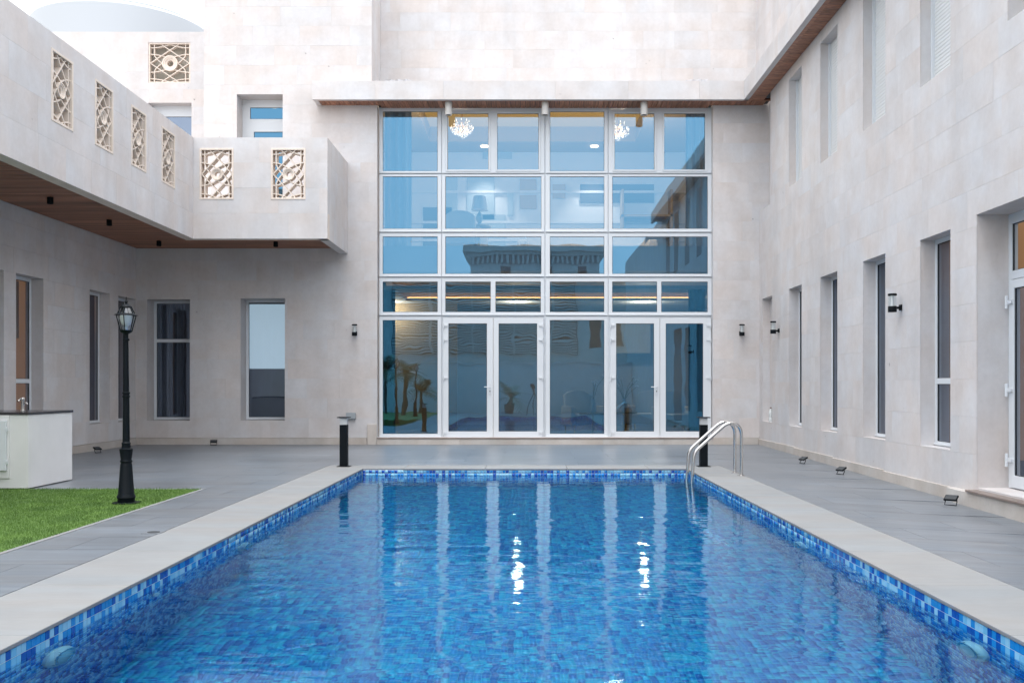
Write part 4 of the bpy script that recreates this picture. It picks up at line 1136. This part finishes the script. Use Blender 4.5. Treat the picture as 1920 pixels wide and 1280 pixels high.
g2 = copy_tree(gl_); place(g2, (-4.3, 3.0, .004), 0, 'second black lamp post on the lawn, seen only mirrored in the lowest left pane')

# pool ladder
t = thing('pool_ladder', 'stainless steel pool ladder with two curved handrails at the far right corner', 'pool ladder')
def arc_pts(pts, rad, n=8):
    res = [Vector(pts[0])]
    for i in range(1, len(pts) - 1):
        p = Vector(pts[i]); a = (Vector(pts[i - 1]) - p).normalized(); b = (Vector(pts[i + 1]) - p).normalized()
        r = rad[i - 1]; s0 = p + a * r; s1 = p + b * r
        for k in range(n + 1):
            u = k / n; res.append(s0 * (1 - u) ** 2 + p * 2 * u * (1 - u) + s1 * u * u)
    res.append(Vector(pts[-1])); return res
for yy in (13.2, 13.62):
    P_ = arc_pts([(2.885, yy, 0), (2.885, yy, .70), (2.70, yy, .715), (2.25, yy, .315), (2.215, yy, -.15), (2.215, yy, -1.05)], [.16, .09, .09, .09])
    MB().tube(P_, .0225, 16).build('handrail', steel_m, t, smooth=True)
    MB().lathe([(.055, 0), (.055, .005), (.03, .012)], (2.885, yy, 0), 24).build('foot_flange', steel_m, t, smooth=True)
for z_ in (-.32, -.58, -.84):
    MB().box(2.18, 2.26, 13.2, 13.62, z_ - .012, z_ + .012).build('tread', steel_m, t, bevel=.004)

# underwater lights and inlets
def plight():
    t = thing('pool_light', '', 'pool light', group='round underwater lights on the pool walls')
    MB().lathe([(.135, 0), (.14, .02), (.125, .045), (.10, .055)], n=32).build('housing', plight_m, t, smooth=True)
    MB().lathe([(.095, .054), (.06, .066), (.002, .07)], n=28).build('lens', plens_m, t, smooth=True)
    MB().lathe([(.112, .050), (.118, .056), (.108, .060), (.100, .056)], n=32).build('rim', steel_m, t, smooth=True)
    sc_ = MB()
    for a in range(4): sc_.cyl((.122 * math.cos(a * 1.571 + .4), .122 * math.sin(a * 1.571 + .4), .04), (.122 * math.cos(a * 1.571 + .4), .122 * math.sin(a * 1.571 + .4), .052), .006, n=8)
    sc_.build('screws', steel_m, t)
    for k in kids(t): k.data.transform(Matrix.Rotation(R(90), 4, 'Y'))
    return t
pl = plight()
for i, (x_, y_, lb) in enumerate(((PXL + .003, 5.0, 'round white underwater light nearest on the left pool wall'), (PXL + .003, 8.3, 'farther round underwater light on the left pool wall'),
                              (PXR - .003, 5.1, 'round white underwater light nearest on the right pool wall'), (PXR - .003, 8.35, 'farther round underwater light on the right pool wall'))):
    o = pl if i == 0 else copy_tree(pl); place(o, (x_, y_, -.36), 0 if x_ < 0 else math.pi, lb)
t = thing('pool_inlet', 'small round white water inlet on the left pool wall between the two lights', 'inlet')
MB().lathe([(.045, 0), (.045, .012), (.03, .018), (.018, .008)], n=20).build('inlet_ring', plight_m, t, smooth=True)
for k in kids(t): k.data.transform(Matrix.Rotation(R(90), 4, 'Y'))
t.location = (PXL + .003, 6.35, -.30)

# outdoor counter
ct = thing('garden_counter', 'white rendered outdoor kitchen counter with dark granite top by the left window', 'counter', (-6.3, 11.9, 0))
cx1, cy0, cy1 = -5.815, 11.44, 12.55
MB().box(-8.4, cx1, cy0 + .0, cy1, .012, .868).build('counter_body', plaster_m, ct, bevel=.003)
MB().box(-8.44, cx1 + .012, cy0 - .015, cy1 + .01, .870, .898).build('worktop', counter_top_m, ct, bevel=.003)
MB().box(-8.4, cx1 - .21, cy0 - .02, cy0 + .0, .13, .862).build('cabinet_surround', plaster_m, ct, bevel=.002)
CP = Plane((0, cy0 - .022, 0), (1, 0, 0), (0, -1, 0))
xd = (15 - VX) * cy0 / FPX
d = holed(MB(), CP, (xd - .5, xd, .22, .80), [(xd - .4, xd - .09, .32, .70)], .03, 0).build('cabinet_door', white_m, ct, bevel=.003)
MB().box(xd - .4, xd - .09, cy0 - .034, cy0 - .024, .32, .70).build('door_panel', white_m, d)
MB().box(xd - .088, xd - .075, cy0 - .0535, cy0 - .05, .34, .68).build('edge_seal', gasket_m, d)
for z_ in (.32, .70): MB().cyl((xd + .006, cy0 - .04, z_ - .03), (xd + .006, cy0 - .04, z_ + .03), .010, n=8).box(xd - .03, xd + .03, cy0 - .054, cy0 - .05, z_ - .012, z_ + .012).build('hinge', white_m, d)
t = thing('tap', 'chrome tap standing on the dark worktop of the garden counter', 'tap')
MB().lathe([(.03, 0), (.03, .01), (.022, .015), (.022, .13), (.026, .14), (.020, .165)], n=18).tube([(0, 0, .12), (0, -.06, .15), (0, -.12, .12)], .010, 8).build('spout', steel_m, t, smooth=True)
MB().tube([(.0, 0, .10), (.05, .0, .10), (.055, 0, .08)], .007, 8).build('lever', steel_m, t, smooth=True)
t.location = (fx(43, 12.1), 12.1, .898)

# small things
t = thing('water_bottle', 'clear plastic bottle with a dark cap on the sill of the corner niche', 'bottle')
MB().lathe([(.035, 0), (.04, .01), (.04, .08), (.036, .09), (.04, .10), (.04, .18), (.03, .225), (.014, .255), (.014, .275)], n=18).build('bottle_body', simple('clear_plastic', (.55, .58, .58), .15), t, smooth=True)
MB().lathe([(.016, .27), (.016, .292)], n=14).build('bottle_cap', simple('bottle_cap_red', (.10, .02, .02), .5), t)
t.location = (XR + .07, 19.60, .49)
t = thing('junction_box', 'grey weatherproof socket box on the wall above the left bollard', 'socket box')
MB().box(-.095, .095, -.07, 0, -.06, .07).build('box_body', grey_m, t, bevel=.012, bseg=2)
MB().box(-.10, .10, -.085, -.068, -.05, .078).build('flap_lid', grey_m, t, bevel=.008, bseg=2)
for x_ in (-.05, .02, .07): MB().cyl((x_, -.035, -.085), (x_, -.035, -.055), .014, n=10).build('cable_gland', grey_m, t)
t.location = (fx(659), YF - .002, fz(780))
t = thing('floor_drain', 'small round drain in a pale square set in the left paving', 'drain')
MB().box(-.075, .075, -.075, .075, .0005, .004).build('drain_frame', paver_m, t)
MB().cyl((0, 0, .004), (0, 0, .007), .05, n=20).build('drain_grate', gasket_m, t)
dx, dy = fpos(288, 998); t.location = (dx, dy, 0)
t = thing('camera_tripod', 'black camera tripod at the near pool end, mirrored in the left glass doors', 'tripod')
for a in (90, 210, 330): MB().tube([(0, 0, 1.0), (.4 * math.cos(R(a)), .4 * math.sin(R(a)), 0)], .014, 8).build('leg', black_m, t)
MB().cyl((0, 0, .95), (0, 0, 1.12), .03, n=12).build('head', black_m, t)
MB().box(-.07, .07, -.05, .05, 1.12, 1.26).build('camera_body', black_m, t, bevel=.01)
t.location = (.28, -.55, 0)

# ------------------------------------------------------------------ behind the camera (mirrored in the glass and water)
t = thing('boundary_wall', 'white garden boundary wall behind the near pool end, mirrored in the glass', 'wall', (0, -4, 0))
MB().box(-14, 4.78, -4.2, -4.0, -.1, 2.25).build('wall_body', plaster_m, t)
MB().box(-14, 4.78, -4.24, -3.96, 2.25, 2.31).build('wall_cap', plaster_m, t)
t = thing('neighbour_villa', 'neighbouring villa with a heavy cornice, mirrored in the middle glazing row', 'building', (0, -16, 0))
MB().box(-3.3, 4.2, -26, -16.3, 0, 9.0).build('tower_wall', neigh_m, t)
MB().box(-3.7, 4.6, -26, -15.9, 9.0, 9.35).box(-3.5, 4.4, -26, -16.1, 8.8, 9.0).build('cornice', neigh_m, t)
d = MB()
for i in range(26): d.box(-3.2 + i * .29, -3.08 + i * .29, -16.3, -16.12, 8.35, 8.78)
d.build('dentils', neigh_m, t)['kind'] = 'stuff'
MB().box(-3.25, 4.15, -16.31, -16.29, 8.33, 8.8).build('frieze', simple('frieze_stucco', (.24, .25, .25), .8), t)
MB().box(-8.6, 6.0, -26, -15.6, 0, 7.3).build('lower_wall', neigh_m, t)
MB().box(-8.9, 6.2, -26, -15.3, 7.3, 7.5).build('parapet_cap', neigh_m, t)
l = MB()
for i in range(28): l.box(-7.7, 2.8, -15.58, -15.46, 3.1 + i * .145, 3.1 + i * .145 + .085)
l.build('louvres', neigh_m, t)['kind'] = 'stuff'
MB().box(-7.75, 2.85, -15.6, -15.585, 3.05, 7.2).build('louvre_backing', neigh_d, t)
for x_ in (-5.6, -3.2, -.8, 1.4): MB().box(x_, x_ + .12, -15.62, -15.40, 3.05, 7.2).build('louvre_post', neigh_m, t)
for x_ in (-1.5, 1.0, 3.0): MB().box(x_, x_ + .5, -16.34, -16.28, 7.6, 8.2).build('window', gasket_m, t)
for x_ in (3.6, 4.8): MB().box(x_, x_ + .7, -15.64, -15.58, 3.4, 5.4).build('window', gasket_m, t)

def palm(name, label, h_, nl, ll, seed, cat='palm'):
    t = thing(name, label, cat); q = random.Random(seed)
    MB().tube([(0, 0, 0), (.03, .02, h_ * .5), (.05, 0, h_)], .1, 10, radii=[.10, .08, .07]).build('trunk', trunk_m, t, smooth=True)
    lf = MB()
    for i in range(nl):
        a = 6.283 * i / nl * 2.39; el = q.uniform(.1, 1.25); L_ = ll * q.uniform(.75, 1.1)
        pts = []
        for k in range(9):
            s = k / 8; r = L_ * s * math.cos(el) + L_ * .15 * s * s; z = h_ + L_ * (s * math.sin(el) - .75 * s * s * (1.1 - el * .5))
            pts.append(Vector((.05 + r * math.cos(a), r * math.sin(a), z)))
        side = Vector((-math.sin(a), math.cos(a), 0))
        for k in range(1, 9):
            for m_ in (0, .5):
                p = pts[k - 1].lerp(pts[k], m_) if k else pts[0]
                w_ = .34 * ll * math.sin(math.pi * min((k + m_) / 9.5, 1)) + .03
                for sg in (-1, 1):
                    tip = p + side * sg * w_ + (pts[k] - pts[k - 1]) * .9 + Vector((0, 0, -.08 * w_))
                    d_ = (pts[k] - pts[k - 1]).normalized() * .018
                    n_ = len(lf.v); lf.v += [tuple(p - d_), tuple(p + d_), tuple(tip)]; lf.f.append((n_, n_ + 1, n_ + 2)); lf.mi.append(0)
    lf.build('fronds', leaf_m, t, fixn=False)['kind'] = 'stuff'
    return t
for i, (x_, y_, h_, ll) in enumerate(((-5.0, .8, 1.7, 1.0), (-6.1, -1.2, 1.9, 1.1), (-4.6, -1.6, 1.0, .9))):
    t = palm('palm_tree', ['palm beside the lawn mirrored in the middle of the lowest left pane', 'palm with the tallest trunk mirrored at the left of the lowest left pane', 'low bushy palm mirrored at the right of the lowest left pane'][i], h_, 26, ll, 20 + i)
    t.location = (x_, y_, 0)
t = palm('potted_palm', 'spiky potted palm at the near pool end, mirrored in the left glass doors', .35, 12, 1.3, 40)
for k in kids(t): k.location.z += .38
MB().lathe([(.14, 0), (.2, .38), (.22, .4), (.18, .38), (.02, .36)], n=20).build('pot', pot_m, t, smooth=True)
t.location = (-.75, -1.6, 0)
